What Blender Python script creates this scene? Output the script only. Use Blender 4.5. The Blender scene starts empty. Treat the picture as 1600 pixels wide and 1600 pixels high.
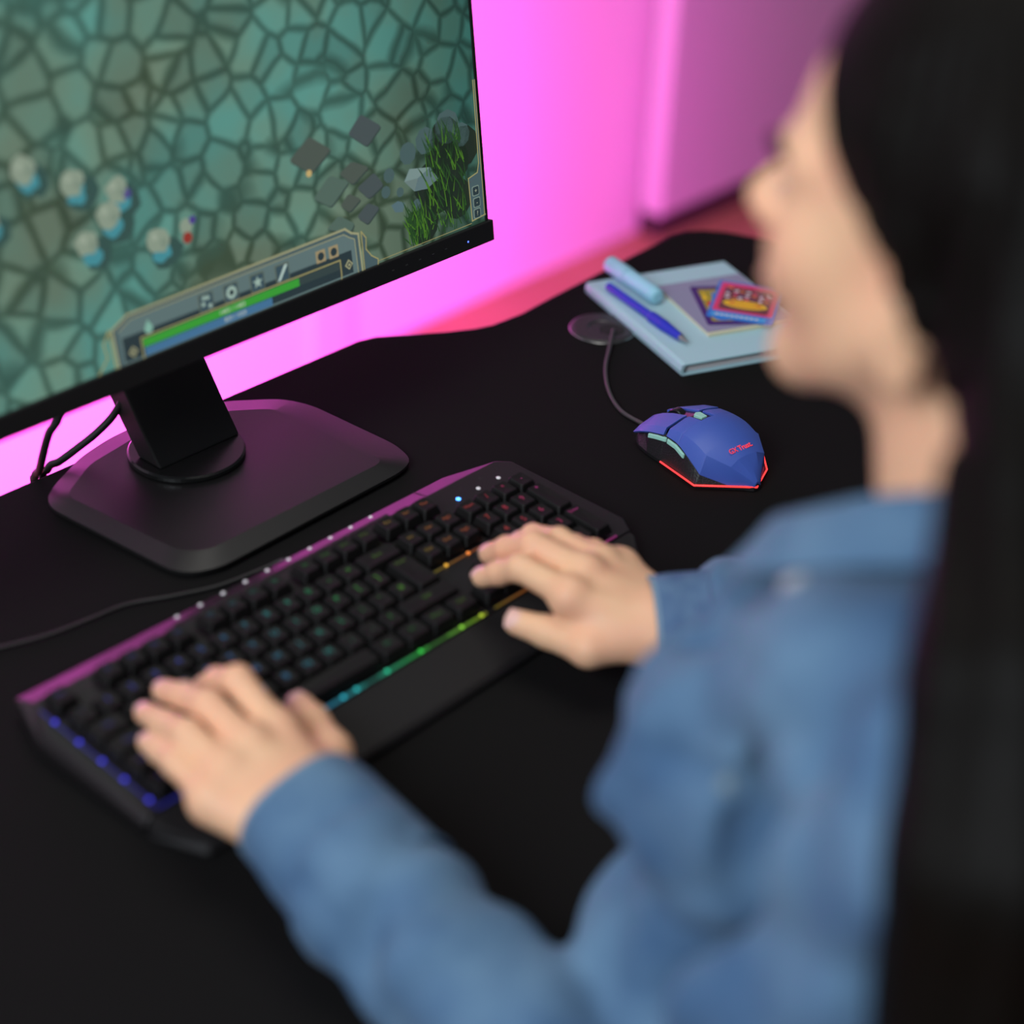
import bpy, bmesh, math, random
import numpy as np
from mathutils import Vector, Matrix, Euler
random.seed(7)
SC = bpy.context.scene
COL = SC.collection
R = math.radians

# ------------------------------------------------------------------ camera
cam_d = bpy.data.cameras.new('camera'); cam = bpy.data.objects.new('camera', cam_d); COL.objects.link(cam)
CX = Vector((0.67467, -0.73699, 0.04029)); CY = Vector((-0.37093, -0.38573, -0.84477)); CZ = Vector((0.63814, 0.55500, -0.53362))
cam.matrix_world = Matrix(((CX.x, -CY.x, -CZ.x, -0.5243), (CX.y, -CY.y, -CZ.y, -0.7266), (CX.z, -CY.z, -CZ.z, 0.7867), (0, 0, 0, 1)))
cam_d.sensor_width = 36; cam_d.lens = 66.77; cam_d.clip_start = 0.02
cam_d.dof.use_dof = True; cam_d.dof.focus_distance = 1.54; cam_d.dof.aperture_fstop = 2.1
SC.camera = cam
SC.view_settings.view_transform = 'Standard'; SC.view_settings.look = 'None'
SC.view_settings.exposure = 0; SC.view_settings.gamma = 1; SC.view_settings.use_curve_mapping = False

# ------------------------------------------------------------------ light
wd = bpy.data.worlds.new('world'); SC.world = wd; wd.use_nodes = True
wd.node_tree.nodes['Background'].inputs[0].default_value = (0.75, 0.85, 1, 1)
wd.node_tree.nodes['Background'].inputs[1].default_value = 0.07

def area(name, loc, target, sx, sy, power, color, spread=180):
    d = bpy.data.lights.new(name, 'AREA'); d.shape = 'RECTANGLE'; d.size = sx; d.size_y = sy
    d.energy = power; d.color = color; d.spread = R(spread)
    o = bpy.data.objects.new(name, d); COL.objects.link(o); o.location = loc
    o.rotation_euler = (Vector(target) - Vector(loc)).to_track_quat('-Z', 'Y').to_euler(); return o
area('overhead_fill', (0.40, 0.10, 1.75), (0.35, -0.1, 0.15), 1.0, 0.9, 12, (1, 0.96, 0.9))  # added soft area lamp above the desk, no window there
area('left_fill', (-2.1, -0.45, 1.75), (0.2, -0.3, 0.25), 1.2, 1.2, 76, (0.85, 0.93, 1))  # added soft lamp from the left to brighten face and hands
PINK = (1.0, 0.06, 0.78)
area('led_strip_light', (0.70, 0.42, -0.10), (0.95, 1.38, -0.52), 1.1, 0.04, 40, PINK, 125)
area('upper_wall_fill', (0.6, 0.50, 0.62), (0.9, 1.38, 0.6), 1.2, 0.3, 4, PINK)  # unseen lamp added to tint the upper wall for its reflections

# ------------------------------------------------------------------ materials
def mat(name, color, rough=0.5, metal=0, spec=0.5, emit=None, es=1, bump=None, var=None, sheen=0, sss=0, coat=0):
    m = bpy.data.materials.new(name); m.use_nodes = True; nt = m.node_tree; b = nt.nodes['Principled BSDF']
    b.inputs['Base Color'].default_value = (*color, 1); b.inputs['Roughness'].default_value = rough
    b.inputs['Metallic'].default_value = metal; b.inputs['Specular IOR Level'].default_value = spec
    if emit: b.inputs['Emission Color'].default_value = (*emit, 1); b.inputs['Emission Strength'].default_value = es
    if sheen: b.inputs['Sheen Weight'].default_value = sheen
    if coat: b.inputs['Coat Weight'].default_value = coat
    if sss:
        b.inputs['Subsurface Weight'].default_value = sss; b.inputs['Subsurface Radius'].default_value = (1, .35, .2); b.inputs['Subsurface Scale'].default_value = .006
    tc = nt.nodes.new('ShaderNodeTexCoord')
    if bump:
        n = nt.nodes.new('ShaderNodeTexNoise'); n.inputs['Scale'].default_value = bump[0]; n.inputs['Detail'].default_value = 4
        bp = nt.nodes.new('ShaderNodeBump'); bp.inputs['Strength'].default_value = bump[1]; bp.inputs['Distance'].default_value = bump[2]
        nt.links.new(tc.outputs['Object'], n.inputs['Vector']); nt.links.new(n.outputs['Fac'], bp.inputs['Height']); nt.links.new(bp.outputs['Normal'], b.inputs['Normal'])
    if var:
        n = nt.nodes.new('ShaderNodeTexNoise'); n.inputs['Scale'].default_value = var[0]; n.inputs['Detail'].default_value = 5
        r = nt.nodes.new('ShaderNodeValToRGB'); r.color_ramp.elements[0].color = (*color, 1); r.color_ramp.elements[1].color = (*var[1], 1)
        r.color_ramp.elements[0].position = .35; r.color_ramp.elements[1].position = .65
        nt.links.new(tc.outputs['Object'], n.inputs['Vector']); nt.links.new(n.outputs['Fac'], r.inputs['Fac']); nt.links.new(r.outputs['Color'], b.inputs['Base Color'])
    return m
def emat(name, color, s):
    return mat(name, (0.01, 0.01, 0.01), 0.5, emit=color, es=s)
M = dict(
    wall=mat('wall_paint', (0.72, 0.62, 0.69), 0.85, spec=.2, bump=(60, .1, .001)),
    band_tone=mat('band_tone_paint', (0.62, 0.56, 0.62), 0.6),  # darker tone for a band in the wall's light
    floor=mat('floor_wood', (0.36, 0.15, 0.09), 0.55, var=(3, (0.44, 0.20, 0.12))),
    wardrobe=mat('wardrobe_lacquer', (0.55, 0.50, 0.55), 0.45), gap_shade=mat('gap_shade_dark', (0.04, 0.02, 0.025), 0.7),  # the second is a dark tone for the shade below the door
    desk=mat('desk_black', (0.0070, 0.0066, 0.0066), 0.75, spec=.06, bump=(900, .15, .0003)),
    desk_edge=mat('desk_edge', (0.012, 0.011, 0.012), 0.5, spec=.2), steel=mat('steel_black', (0.02, 0.02, 0.02), 0.4, metal=.6),
    mplastic=mat('monitor_plastic', (0.011, 0.0105, 0.0105), 0.5, spec=.25),
    stand=mat('stand_plastic', (0.010, 0.0095, 0.0095), 0.38, spec=.5, bump=(1500, .1, .0002)),
    gloss=mat('gloss_black', (0.008, 0.008, 0.008), 0.22, spec=.5),
    kcase=mat('keyboard_case', (0.009, 0.0075, 0.0082), 0.36, spec=.6, bump=(1500, .1, .0002)),
    kcap=mat('keycap_black', (0.006, 0.0055, 0.0055), 0.42, spec=.3),
    cable=mat('cable_rubber', (0.008, 0.008, 0.008), 0.5), cable2=mat('cable_grey', (0.045, 0.04, 0.042), 0.6),
    blue=mat('mouse_blue', (0.048, 0.100, 0.42), 0.48, spec=.5, bump=(2500, .08, .0001)), mint=mat('mouse_mint', (0.30, 0.60, 0.50), 0.4),
    grip=mat('mouse_grip', (0.012, 0.012, 0.013), 0.45, bump=(700, .6, .0008)), mgloss=mat('mouse_gloss', (0.02, 0.008, 0.014), 0.15),
    red=emat('mouse_led', (1, 0.04, 0.04), 1.8), redlogo=mat('logo_red', (0.9, 0.06, 0.10), 0.5, emit=(1, 0.05, 0.09), es=.35),
    nb=mat('notebook_cover', (0.36, 0.56, 0.62), 0.5, bump=(500, .15, .0003)), pages=mat('pages', (0.55, 0.50, 0.50), 0.8, bump=(1800, .4, .0004)),
    pad=mat('pad_cover', (0.25, 0.25, 0.37), 0.5), padpage=mat('pad_pages', (0.62, 0.60, 0.42), 0.7),
    pen=mat('pen_blue', (0.012, 0.03, 0.45), 0.3), pencap=mat('pen_tip', (0.5, 0.5, 0.5), 0.3, metal=1),
    marker=mat('marker_pastel', (0.28, 0.58, 0.70), 0.4), dark=mat('dark_hole', (0.004, 0.004, 0.004), 0.8),
    grom=mat('grommet_plastic', (0.020, 0.018, 0.020), 0.4), silver=mat('silver_edge', (0.5, 0.5, 0.5), 0.25, metal=1),
    skin=mat('skin', (0.78, 0.47, 0.285), 0.5, spec=.3, var=(28, (0.78, 0.42, 0.265)), sss=.2),
    nail=mat('nail', (0.76, 0.46, 0.40), 0.3), lip=mat('lips', (0.50, 0.18, 0.16), 0.4), eyewhite=mat('eye_white', (0.75, 0.72, 0.7), 0.2), iris=mat('iris', (0.05, 0.03, 0.02), 0.15),
    hair=mat('hair', (0.0035, 0.0028, 0.0022), 0.55, spec=.07, bump=(90, .3, .003)),
    denim=mat('denim', (0.052, 0.110, 0.210), 0.85, spec=.12, var=(13, (0.115, 0.205, 0.31)), bump=(260, .25, .0008), sheen=.05),
    denim2=mat('denim_cuff', (0.07, 0.125, 0.235), 0.85, spec=.15, var=(60, (0.10, 0.17, 0.28)), bump=(260, .3, .001)),
    seam=mat('denim_seam', (0.17, 0.25, 0.33), 0.85, bump=(500, .5, .001)), jeans=mat('jeans_navy', (0.012, 0.018, 0.035), 0.9),
    snap=mat('snap_button', (0.42, 0.45, 0.47), 0.3), stoolm=mat('stool_fabric', (0.02, 0.02, 0.022), 0.9),
)

# ------------------------------------------------------------------ mesh helpers
def tag(o, label=None, cat=None, group=None, kind=None):
    if label: o['label'] = label
    if cat: o['category'] = cat
    if group: o['group'] = group
    if kind: o['kind'] = kind
    return o
def empty(name, loc=(0, 0, 0), rot=(0, 0, 0)):
    o = bpy.data.objects.new(name, None); COL.objects.link(o); o.location = loc; o.rotation_euler = rot; o.empty_display_size = .02; return o
def link(name, me, m, parent=None, smooth=False):
    o = bpy.data.objects.new(name, me); COL.objects.link(o)
    if m is not None and not me.materials: me.materials.append(m)
    if parent is not None: o.parent = parent
    if smooth: me.polygons.foreach_set('use_smooth', [True] * len(me.polygons))
    return o
def mesh(name, vs, fs, m, parent=None, smooth=False, bevel=0, seg=2, subsurf=0):
    me = bpy.data.meshes.new(name); me.from_pydata([tuple(v) for v in vs], [], fs); me.update()
    bm = bmesh.new(); bm.from_mesh(me); bmesh.ops.recalc_face_normals(bm, faces=bm.faces); bm.to_mesh(me); bm.free()
    o = link(name, me, m, parent, smooth)
    if bevel:
        b = o.modifiers.new('bevel', 'BEVEL'); b.width = bevel; b.segments = seg; b.limit_method = 'ANGLE'; b.angle_limit = R(25)
    if subsurf:
        s = o.modifiers.new('sub', 'SUBSURF'); s.levels = subsurf; s.render_levels = subsurf
    return o
def box(name, lo, hi, m, parent=None, bevel=0, rot=None):
    x0, y0, z0 = lo; x1, y1, z1 = hi
    vs = [(x0, y0, z0), (x1, y0, z0), (x1, y1, z0), (x0, y1, z0), (x0, y0, z1), (x1, y0, z1), (x1, y1, z1), (x0, y1, z1)]
    fs = [(0, 3, 2, 1), (4, 5, 6, 7), (0, 1, 5, 4), (1, 2, 6, 5), (2, 3, 7, 6), (3, 0, 4, 7)]
    if rot is not None: vs = [rot @ Vector(v) for v in vs]
    return mesh(name, vs, fs, m, parent, bevel=bevel)
def loft(name, loops, m, parent=None, smooth=False, cap=True, bevel=0, closed=True, subsurf=0):
    n = len(loops[0]); vs = [p for l in loops for p in l]; fs = []
    for i in range(len(loops) - 1):
        for j in range(n if closed else n - 1):
            a, b = i * n + j, i * n + (j + 1) % n
            fs.append((a, b, b + n, a + n))
    if cap and closed:
        fs.append(tuple(reversed(range(n)))); fs.append(tuple((len(loops) - 1) * n + j for j in range(n)))
    return mesh(name, vs, fs, m, parent, smooth, bevel, subsurf=subsurf)
def prism(name, poly, z0, z1, m, parent=None, bevel=0, inset=0):
    l0 = [(x, y, z0) for x, y in poly]; l1 = [(x, y, z1) for x, y in poly]
    return loft(name, [l0, l1], m, parent, bevel=bevel)
def round_poly(poly, rads, n=6):
    out = []; N = len(poly)
    if not hasattr(rads, '__len__'): rads = [rads] * N
    for i in range(N):
        p = Vector(poly[i]); a = Vector(poly[i - 1]) - p; b = Vector(poly[(i + 1) % N]) - p
        r = min(rads[i], a.length * .49, b.length * .49)
        if r <= 1e-6: out.append(tuple(p)); continue
        pa = p + a.normalized() * r; pb = p + b.normalized() * r
        for k in range(n + 1):
            t = k / n; q = pa * (1 - t) ** 2 + p * 2 * t * (1 - t) + pb * t * t; out.append(tuple(q))
    return out
def offset_poly(poly, d):
    # shrink a polygon (counter-clockwise) inward by d
    A = sum(poly[i - 1][0] * poly[i][1] - poly[i][0] * poly[i - 1][1] for i in range(len(poly)))
    s = 1 if A > 0 else -1; out = []; N = len(poly)
    for i in range(N):
        p = Vector(poly[i]); a = (p - Vector(poly[i - 1])).normalized(); b = (Vector(poly[(i + 1) % N]) - p).normalized()
        na = Vector((-a.y, a.x)) * s; nb = Vector((-b.y, b.x)) * s; k = na + nb
        k = k / max(k.length_squared, .2) * 2 * d; out.append((p.x + k.x, p.y + k.y))
    return out
def tube(name, pts, r, m, parent=None, n=10, sub=8, radii=None):
    P = [Vector(p) for p in pts]; path = []; rr = []
    for i in range(len(P) - 1):
        p0 = P[max(i - 1, 0)]; p1 = P[i]; p2 = P[i + 1]; p3 = P[min(i + 2, len(P) - 1)]
        for k in range(sub):
            t = k / sub
            path.append(.5 * ((2 * p1) + (p2 - p0) * t + (2 * p0 - 5 * p1 + 4 * p2 - p3) * t * t + (3 * p1 - p0 - 3 * p2 + p3) * t ** 3))
            rr.append(r if radii is None else radii[i] * (1 - t) + radii[i + 1] * t)
    path.append(P[-1]); rr.append(r if radii is None else radii[-1]); loops = []; up = Vector((0, 0, 1))
    for i, p in enumerate(path):
        d = (path[min(i + 1, len(path) - 1)] - path[max(i - 1, 0)]).normalized()
        if abs(d.dot(up)) > .95: up = Vector((0, 1, 0)) if abs(d.y) < .9 else Vector((1, 0, 0))
        x = d.cross(up).normalized(); y = x.cross(d); up = y
        loops.append([p + (x * math.cos(a) + y * math.sin(a)) * rr[i] for a in [2 * math.pi * k / n for k in range(n)]])
    return loft(name, loops, m, parent, smooth=True)
def lathe(name, prof, m, parent=None, center=(0, 0), n=48, T=None):
    loops = [[Vector((center[0] + r * math.cos(2 * math.pi * k / n), center[1] + r * math.sin(2 * math.pi * k / n), z)) for k in range(n)] for r, z in prof]
    if T is not None: loops = [[T @ v for v in l] for l in loops]
    return loft(name, loops, m, parent, smooth=False)
TXT = {}
def text(name, body, size, m, parent, mw, ext=0.0001, bold=0):
    k = (body, size, m.name, ext, bold)
    if k not in TXT:
        c = bpy.data.curves.new(name, 'FONT'); c.body = body; c.size = size; c.align_x = 'CENTER'; c.align_y = 'CENTER'; c.extrude = ext; c.resolution_u = 2
        c.offset = bold; c.materials.append(m); t = bpy.data.objects.new('tmp', c); me = bpy.data.meshes.new_from_object(t); me.name = name
        bpy.data.objects.remove(t); TXT[k] = me
    o = bpy.data.objects.new(name, TXT[k]); COL.objects.link(o); o.parent = parent; o.matrix_local = mw; return o

# ------------------------------------------------------------------ room
floor = box('floor', (-3.0, -3.0, -0.75), (5.2, 1.40, -0.73), M['floor']); tag(floor, kind='structure')
wb = box('wall_back', (-3.0, 1.38, -0.73), (5.2, 1.46, 1.9), M['wall']); tag(wb, kind='structure')
wr = box('wall_right', (5.2, -3.0, -0.73), (5.28, 1.46, 1.9), M['wall']); tag(wr, kind='structure')
tr = box('wall_tone_band', (1.36, 1.365, -0.73), (1.45, 1.38, 1.9), M['band_tone'], bevel=.006); tag(tr, kind='structure')  # added strip, its paint imitates a darker band in the wall's light
dr = box('door_1', (2.19, 1.295, -.663), (4.4, 1.345, 1.9), M['wardrobe'], bevel=.004); tag(dr, kind='structure')
rl = box('door_gap_shade', (2.23, 1.325, -.7299), (4.4, 1.378, -.667), M['gap_shade']); tag(rl, kind='structure')  # dark box added as the shadow line below the door

# ------------------------------------------------------------------ desk
desk = empty('desk', (0.25, 0.05, -0.73)); tag(desk, 'wide matt black desk with curved rear edge under keyboard and monitor', 'desk')
DL = Vector((0.25, 0.05, -0.73))
back = [(0.5302, .384), (0.548, .379), (0.5634, .3685), (0.600, .343), (0.625, .329), (0.6424, .3231), (0.68, .3205), (0.7238, .3244), (0.9000, .3345), (0.9233, .3355), (0.944, .332), (0.9593, .3221), (0.974, .302), (0.9867, .2691), (1.005, .20), (1.02, .0), (1.02, -.21), (1.0, -.24)]
dp = [(x, y) for x, y in back] + [(-.52, -.24), (-.54, -.22), (-.54, .36), (-.52, .384)]
dpl = [(x - DL.x, y - DL.y) for x, y in dp]
prism('top', dpl, .70, .73, M['desk'], desk, bevel=.003)
for x in (-.70, .66):
    box('leg', (x - .03, -.06, .02), (x + .03, .06, .699), M['steel'], desk, bevel=.004)
    box('foot', (x - .035, -.24, 0), (x + .035, .27, .0195), M['steel'], desk, bevel=.004)
led = empty('led_light_strip', (.35, .37, -.035)); tag(led, 'pink led strip fixed under the rear edge of the black desk', 'light strip')
box('housing', (-.55, -.006, -.008), (.25, .006, .0045), M['gloss'], led); box('diffuser', (-.55, .0065, -.007), (.25, .009, .003), emat('led_pink', (1, .1, .6), 3), led)

# ------------------------------------------------------------------ monitor
mon = empty('computer_monitor', (.29, .30, 0)); tag(mon, 'black desktop monitor on a swivel stand showing a fantasy game map', 'monitor')
ML = Vector((.29, .30, 0))
def loc(l): return [Vector(p) - ML for p in l]
bo = [(.3642, .3688), (.4005, .3400), (.4110, .315), (.4160, .2186), (.4085, .1935), (.3900, .1866), (.200, .1815), (.180, .1905), (.1720, .2041), (.1600, .3302), (.1660, .3450), (.1800, .3560), (.2204, .3769), (.2552, .3855), (.2844, .3872), (.3280, .3830)]
bo = round_poly([(a - ML.x, b - ML.y) for a, b in bo], .012, 4)
bi = [(.3472, .3482), (.3784, .3242), (.3856, .2010), (.2020, .1985), (.1870, .2130), (.1746, .3261), (.1790, .3340), (.2150, .3561), (.2679, .3653), (.3150, .3620)]
bo.reverse()
def ring_from(poly, z): return [(x, y, z) for x, y in poly]
# resample both outlines by angle about the centre so that the chamfer lofts cleanly
def resample(poly, n, c):
    out = []
    P = [Vector(p) - Vector(c) for p in poly]
    for k in range(n):
        a = 2 * math.pi * k / n; d = Vector((math.cos(a), math.sin(a))); best = 0
        for i in range(len(P)):
            p, q = P[i - 1], P[i]; e = q - p; den = d.x * e.y - d.y * e.x
            if abs(den) < 1e-12: continue
            t = (p.x * e.y - p.y * e.x) / den; s = (p.x * d.y - p.y * d.x) / den
            if t > 0 and -1e-9 <= s <= 1 + 1e-9: best = max(best, t)
        out.append((c[0] + d.x * best, c[1] + d.y * best))
    return out
cc = (-.005, -.02)
bir = round_poly([(a - ML.x, b - ML.y) for a, b in bi], .01, 3)
NO, NI = resample(bo, 200, cc), resample(bir, 200, cc)
NU = [(cc[0] + (x - cc[0]) * .965, cc[1] + (y - cc[1]) * .965) for x, y in NO]
sbo = loft('stand_base', [ring_from(NU, .0), ring_from(NU, .0025), ring_from(NO, .004), ring_from(NO, .0065), ring_from(NI, .012)], M['stand'], mon, smooth=True); sbe = sbo.modifiers.new('split', 'EDGE_SPLIT'); sbe.split_angle = R(11)
dc = (.2795 - ML.x, .3165 - ML.y)
lathe('swivel_disc', [(.0445, .0122), (.0465, .0135), (.0465, .0165), (.045, .0178)], M['gloss'], mon, center=dc, n=64)
cl = []
for y, z, t in [(.3035, .0180, .027), (.3237, .0447, .028), (.3402, .0683, .028), (.3640, .1000, .028), (.3860, .1400, .027), (.3900, .2000, .026), (.3880, .2600, .026)]:
    cl.append(loc([(.2431, y, z), (.3234, y, z), (.3234, y + t, z), (.2431, y + t, z)]))
loft('stand_neck', cl, M['mplastic'], mon, bevel=.0015)
box('neck_bracket', (-.045, .022, .215), (.032, .118, .285), M['mplastic'], mon, bevel=.003)
TL = R(8.4); ST = Vector((0, math.sin(TL), math.cos(TL))); SN = Vector((0, -math.cos(TL), math.sin(TL))); SO = Vector((0, .2520, .1500)) - ML
SO.x = 0
def sp(x, s, d=0): return Vector((x - ML.x, 0, 0)) + Vector((0, SO.y, SO.z)) + ST * s + SN * d
XL, XR = .0085, .5525
def slab(name, x0, x1, s0, s1, d0, d1, m, parent, bevel=0):
    vs = [sp(x0, s0, d0), sp(x1, s0, d0), sp(x1, s1, d0), sp(x0, s1, d0), sp(x0, s0, d1), sp(x1, s0, d1), sp(x1, s1, d1), sp(x0, s1, d1)]
    return mesh(name, vs, [(0, 3, 2, 1), (4, 5, 6, 7), (0, 1, 5, 4), (1, 2, 6, 5), (2, 3, 7, 6), (3, 0, 4, 7)], m, parent, bevel=bevel)
slab('back_shell', XL + .001, XR - .001, -.010, .304, -.0015, -.009, M['mplastic'], mon, bevel=.002)
slab('rear_housing', .09, .47, .02, .25, -.0091, -.034, M['mplastic'], mon, bevel=.012)
bz = slab('bottom_bezel', XL - .001, XR + .0045, -.0155, .0022, .0028, -.012, M['mplastic'], mon, bevel=.001)
slab('side_bezel', XL, XL + .0025, .0023, .302, .0012, -.0014, M['mplastic'], mon)
slab('side_bezel', XR - .0025, XR, .0023, .302, .0012, -.0014, M['mplastic'], mon)
slab('top_bezel', XL + .0026, XR - .0026, .2995, .302, .0012, -.0014, M['mplastic'], mon)
c = [sp(.5257 + .0008 * math.cos(a), -.0080 + .0008 * math.sin(a), .0029) for a in [k * math.pi / 4 for k in range(8)]]
mesh('power_light', c, [tuple(range(8))], emat('led_blue', (.05, .1, 1), 6), bz)
for k, x in enumerate((.44, .455, .47, .485, .50)):
    slab('button_mark', x - .0012, x + .0012, -.0068, -.0062, .0028, .00295, mat('mark_grey', (.05, .05, .05), .5), bz)
# screen shader: lit cobble ground
sm = bpy.data.materials.new('screen_picture'); sm.use_nodes = True; nt = sm.node_tree; nt.nodes.clear()
out = nt.nodes.new('ShaderNodeOutputMaterial'); bs = nt.nodes.new('ShaderNodeBsdfPrincipled'); nt.links.new(bs.outputs[0], out.inputs[0])
bs.inputs['Base Color'].default_value = (.01, .01, .01, 1); bs.inputs['Roughness'].default_value = .35; bs.inputs['Emission Strength'].default_value = 1.08
tc = nt.nodes.new('ShaderNodeTexCoord')
def N(t, **k):
    n = nt.nodes.new(t)
    for a, b in k.items(): n.inputs[a].default_value = b
    return n
def ramp(stops):
    r = nt.nodes.new('ShaderNodeValToRGB'); e = r.color_ramp.elements
    while len(e) < len(stops): e.new(.5)
    for q, (p, c_) in zip(e, stops): q.position = p; q.color = (*c_, 1) if len(c_) == 3 else c_
    return r
wob = N('ShaderNodeTexNoise', Scale=18.0); mixv = nt.nodes.new('ShaderNodeMix'); mixv.data_type = 'VECTOR'; mixv.inputs[0].default_value = .012
nt.links.new(tc.outputs['Object'], wob.inputs['Vector']); nt.links.new(tc.outputs['Object'], mixv.inputs[4]); nt.links.new(wob.outputs['Color'], mixv.inputs[5])
vo = nt.nodes.new('ShaderNodeTexVoronoi'); vo.feature = 'DISTANCE_TO_EDGE'; vo.inputs['Scale'].default_value = 40
vc = nt.nodes.new('ShaderNodeTexVoronoi'); vc.feature = 'F1'; vc.inputs['Scale'].default_value = 40
nt.links.new(mixv.outputs[1], vo.inputs['Vector']); nt.links.new(mixv.outputs[1], vc.inputs['Vector'])
re = ramp([(.03, (0, 0, 0)), (.17, (1, 1, 1))]); nt.links.new(vo.outputs['Distance'], re.inputs['Fac'])
big = N('ShaderNodeTexNoise', Scale=8.0, Detail=3.0); nt.links.new(tc.outputs['Object'], big.inputs['Vector'])
rb = ramp([(.38, (.115, .165, .115)), (.50, (.105, .20, .15)), (.62, (.08, .235, .20))]); nt.links.new(big.outputs['Fac'], rb.inputs['Fac'])
rg = ramp([(.4, (.040, .068, .040)), (.6, (.035, .10, .080))]); nt.links.new(big.outputs['Fac'], rg.inputs['Fac'])
mc = nt.nodes.new('ShaderNodeMix'); mc.data_type = 'RGBA'; nt.links.new(re.outputs['Color'], mc.inputs[0]); nt.links.new(rg.outputs['Color'], mc.inputs[6]); nt.links.new(rb.outputs['Color'], mc.inputs[7])
sepc = nt.nodes.new('ShaderNodeSeparateColor'); nt.links.new(vc.outputs['Color'], sepc.inputs[0])
mr = nt.nodes.new('ShaderNodeMapRange'); mr.inputs['To Min'].default_value = .78; mr.inputs['To Max'].default_value = 1.12; nt.links.new(sepc.outputs[0], mr.inputs['Value'])
m2 = nt.nodes.new('ShaderNodeVectorMath'); m2.operation = 'SCALE'; nt.links.new(mc.outputs[2], m2.inputs[0]); nt.links.new(mr.outputs[0], m2.inputs['Scale'])
# the picture on the screen gets darker and mossier toward its right side
sx = nt.nodes.new('ShaderNodeSeparateXYZ'); nt.links.new(tc.outputs['Object'], sx.inputs[0])
mrx = nt.nodes.new('ShaderNodeMapRange'); mrx.inputs['From Min'].default_value = .09; mrx.inputs['From Max'].default_value = .26; mrx.interpolation_type = 'SMOOTHSTEP'
nt.links.new(sx.outputs[0], mrx.inputs['Value'])
m3 = nt.nodes.new('ShaderNodeMix'); m3.data_type = 'RGBA'; nt.links.new(mrx.outputs[0], m3.inputs[0]); nt.links.new(m2.outputs[0], m3.inputs[6])
m4 = nt.nodes.new('ShaderNodeVectorMath'); m4.operation = 'MULTIPLY'; m4.inputs[1].default_value = (.34, .48, .48); nt.links.new(m2.outputs[0], m4.inputs[0]); nt.links.new(m4.outputs[0], m3.inputs[7])
nt.links.new(m3.outputs[2], bs.inputs['Emission Color'])
scr = slab('screen', XL + .0026, XR - .0026, .0023, .2994, 0, -.0013, sm, mon)

EM = {}
def em(key, c, s=1.0):
    if key not in EM: EM[key] = emat('screen_' + key, c, s)
    return EM[key]
def flat(name, poly, layer, m, parent=scr):
    if len(poly) > 4 or True:
        vs = [sp(x, s, .0002 * layer) for x, s in poly]
    return mesh(name, vs, [tuple(range(len(vs)))], m, parent)
def line(name, pts, w_, layer, m, parent=scr):
    vs = []; fs = []
    P = [Vector(p) for p in pts]
    for i in range(len(P) - 1):
        d = (P[i + 1] - P[i]).normalized() * w_ * .5; n = Vector((-d.y, d.x)); a = P[i] - d; b = P[i + 1] + d; k = len(vs)
        vs += [sp(*(a - n), .0002 * layer), sp(*(b - n), .0002 * layer), sp(*(b + n), .0002 * layer), sp(*(a + n), .0002 * layer)]; fs.append((k, k + 1, k + 2, k + 3))
    return mesh(name, vs, fs, m, parent)
gold = em('gold', (.30, .27, .11)); gold2 = em('gold_pale', (.30, .30, .17)); navy = em('navy', (.055, .095, .105)); navyd = em('navy_dark', (.018, .034, .040)); slate = em('slate', (.10, .155, .155))
def circ(x, s, r, n=16, ph=0): return [(x + r * math.cos(2 * math.pi * k / n + ph), s + r * math.sin(2 * math.pi * k / n + ph)) for k in range(n)]
# slabs, rocks and blobs on the ground
for k, pl in enumerate([[(.397, .0827), (.4112, .0889), (.428, .080), (.4099, .0708)], [(.4134, .0673), (.4327, .0748), (.4413, .0623), (.4246, .0556)], [(.3691, .0709), (.3874, .0843), (.4064, .0742), (.3857, .0598)],
                        [(.3947, .0583), (.4044, .0657), (.4168, .0578), (.4036, .0507)], [(.4102, .0453), (.4229, .053), (.4349, .0461), (.4205, .0362)], [(.3781, .0443), (.3923, .0514), (.4076, .0409), (.4019, .0350)],
                        [(.35, .105), (.372, .118), (.392, .103), (.37, .090)], [(.41, .11), (.425, .122), (.445, .108), (.428, .096)]]):
    flat('paving_edge', round_poly([(x + .0008, s - .0012) for x, s in pl], .003, 3), 1, em('stone_edge', (.03, .05, .045)))
    flat('paving_slab', round_poly(pl, .003, 3), 2, em('stone%d' % (k % 3), [(.065, .085, .070), (.055, .075, .078), (.075, .125, .10)][k % 3]))
rk = [(.4632, .059), (.47, .0675), (.4923, .0632), (.5003, .0517), (.4873, .0468), (.4732, .0485)]
flat('rock', rk, 2, em('rock', (.10, .16, .17))); flat('rock_facet', [(.4632, .059), (.47, .0675), (.4923, .0632), (.478, .058)], 3, em('rock_light', (.17, .25, .24))); flat('rock_facet', [(.4732, .0485), (.478, .058), (.4632, .059)], 3, em('rock_mid', (.13, .19, .18)))
flat('rock', [(.4472, .0442), (.4544, .0458), (.4617, .0423), (.4587, .0358), (.4505, .0376)], 2, em('rock'.strip() + '2', (.08, .14, .16)))
for x, s, r in [(.448, .068, .006), (.443, .056, .005), (.458, .052, .004), (.47, .08, .009), (.49, .085, .011), (.515, .09, .014), (.53, .08, .01), (.475, .037, .005)]:
    flat('pebble', circ(x, s, r, 9), 1, em('pebble', (.055, .10, .10)))
for x, s in [(.505, .07), (.52, .06), (.512, .082), (.532, .07), (.50, .04), (.52, .03), (.48, .02), (.49, .05)]:
    flat('dark_moss', circ(x, s, .017, 11), 1, em('moss', (.010, .020, .012)))
rg_ = random.Random(3); gv = []; gf = []
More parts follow.
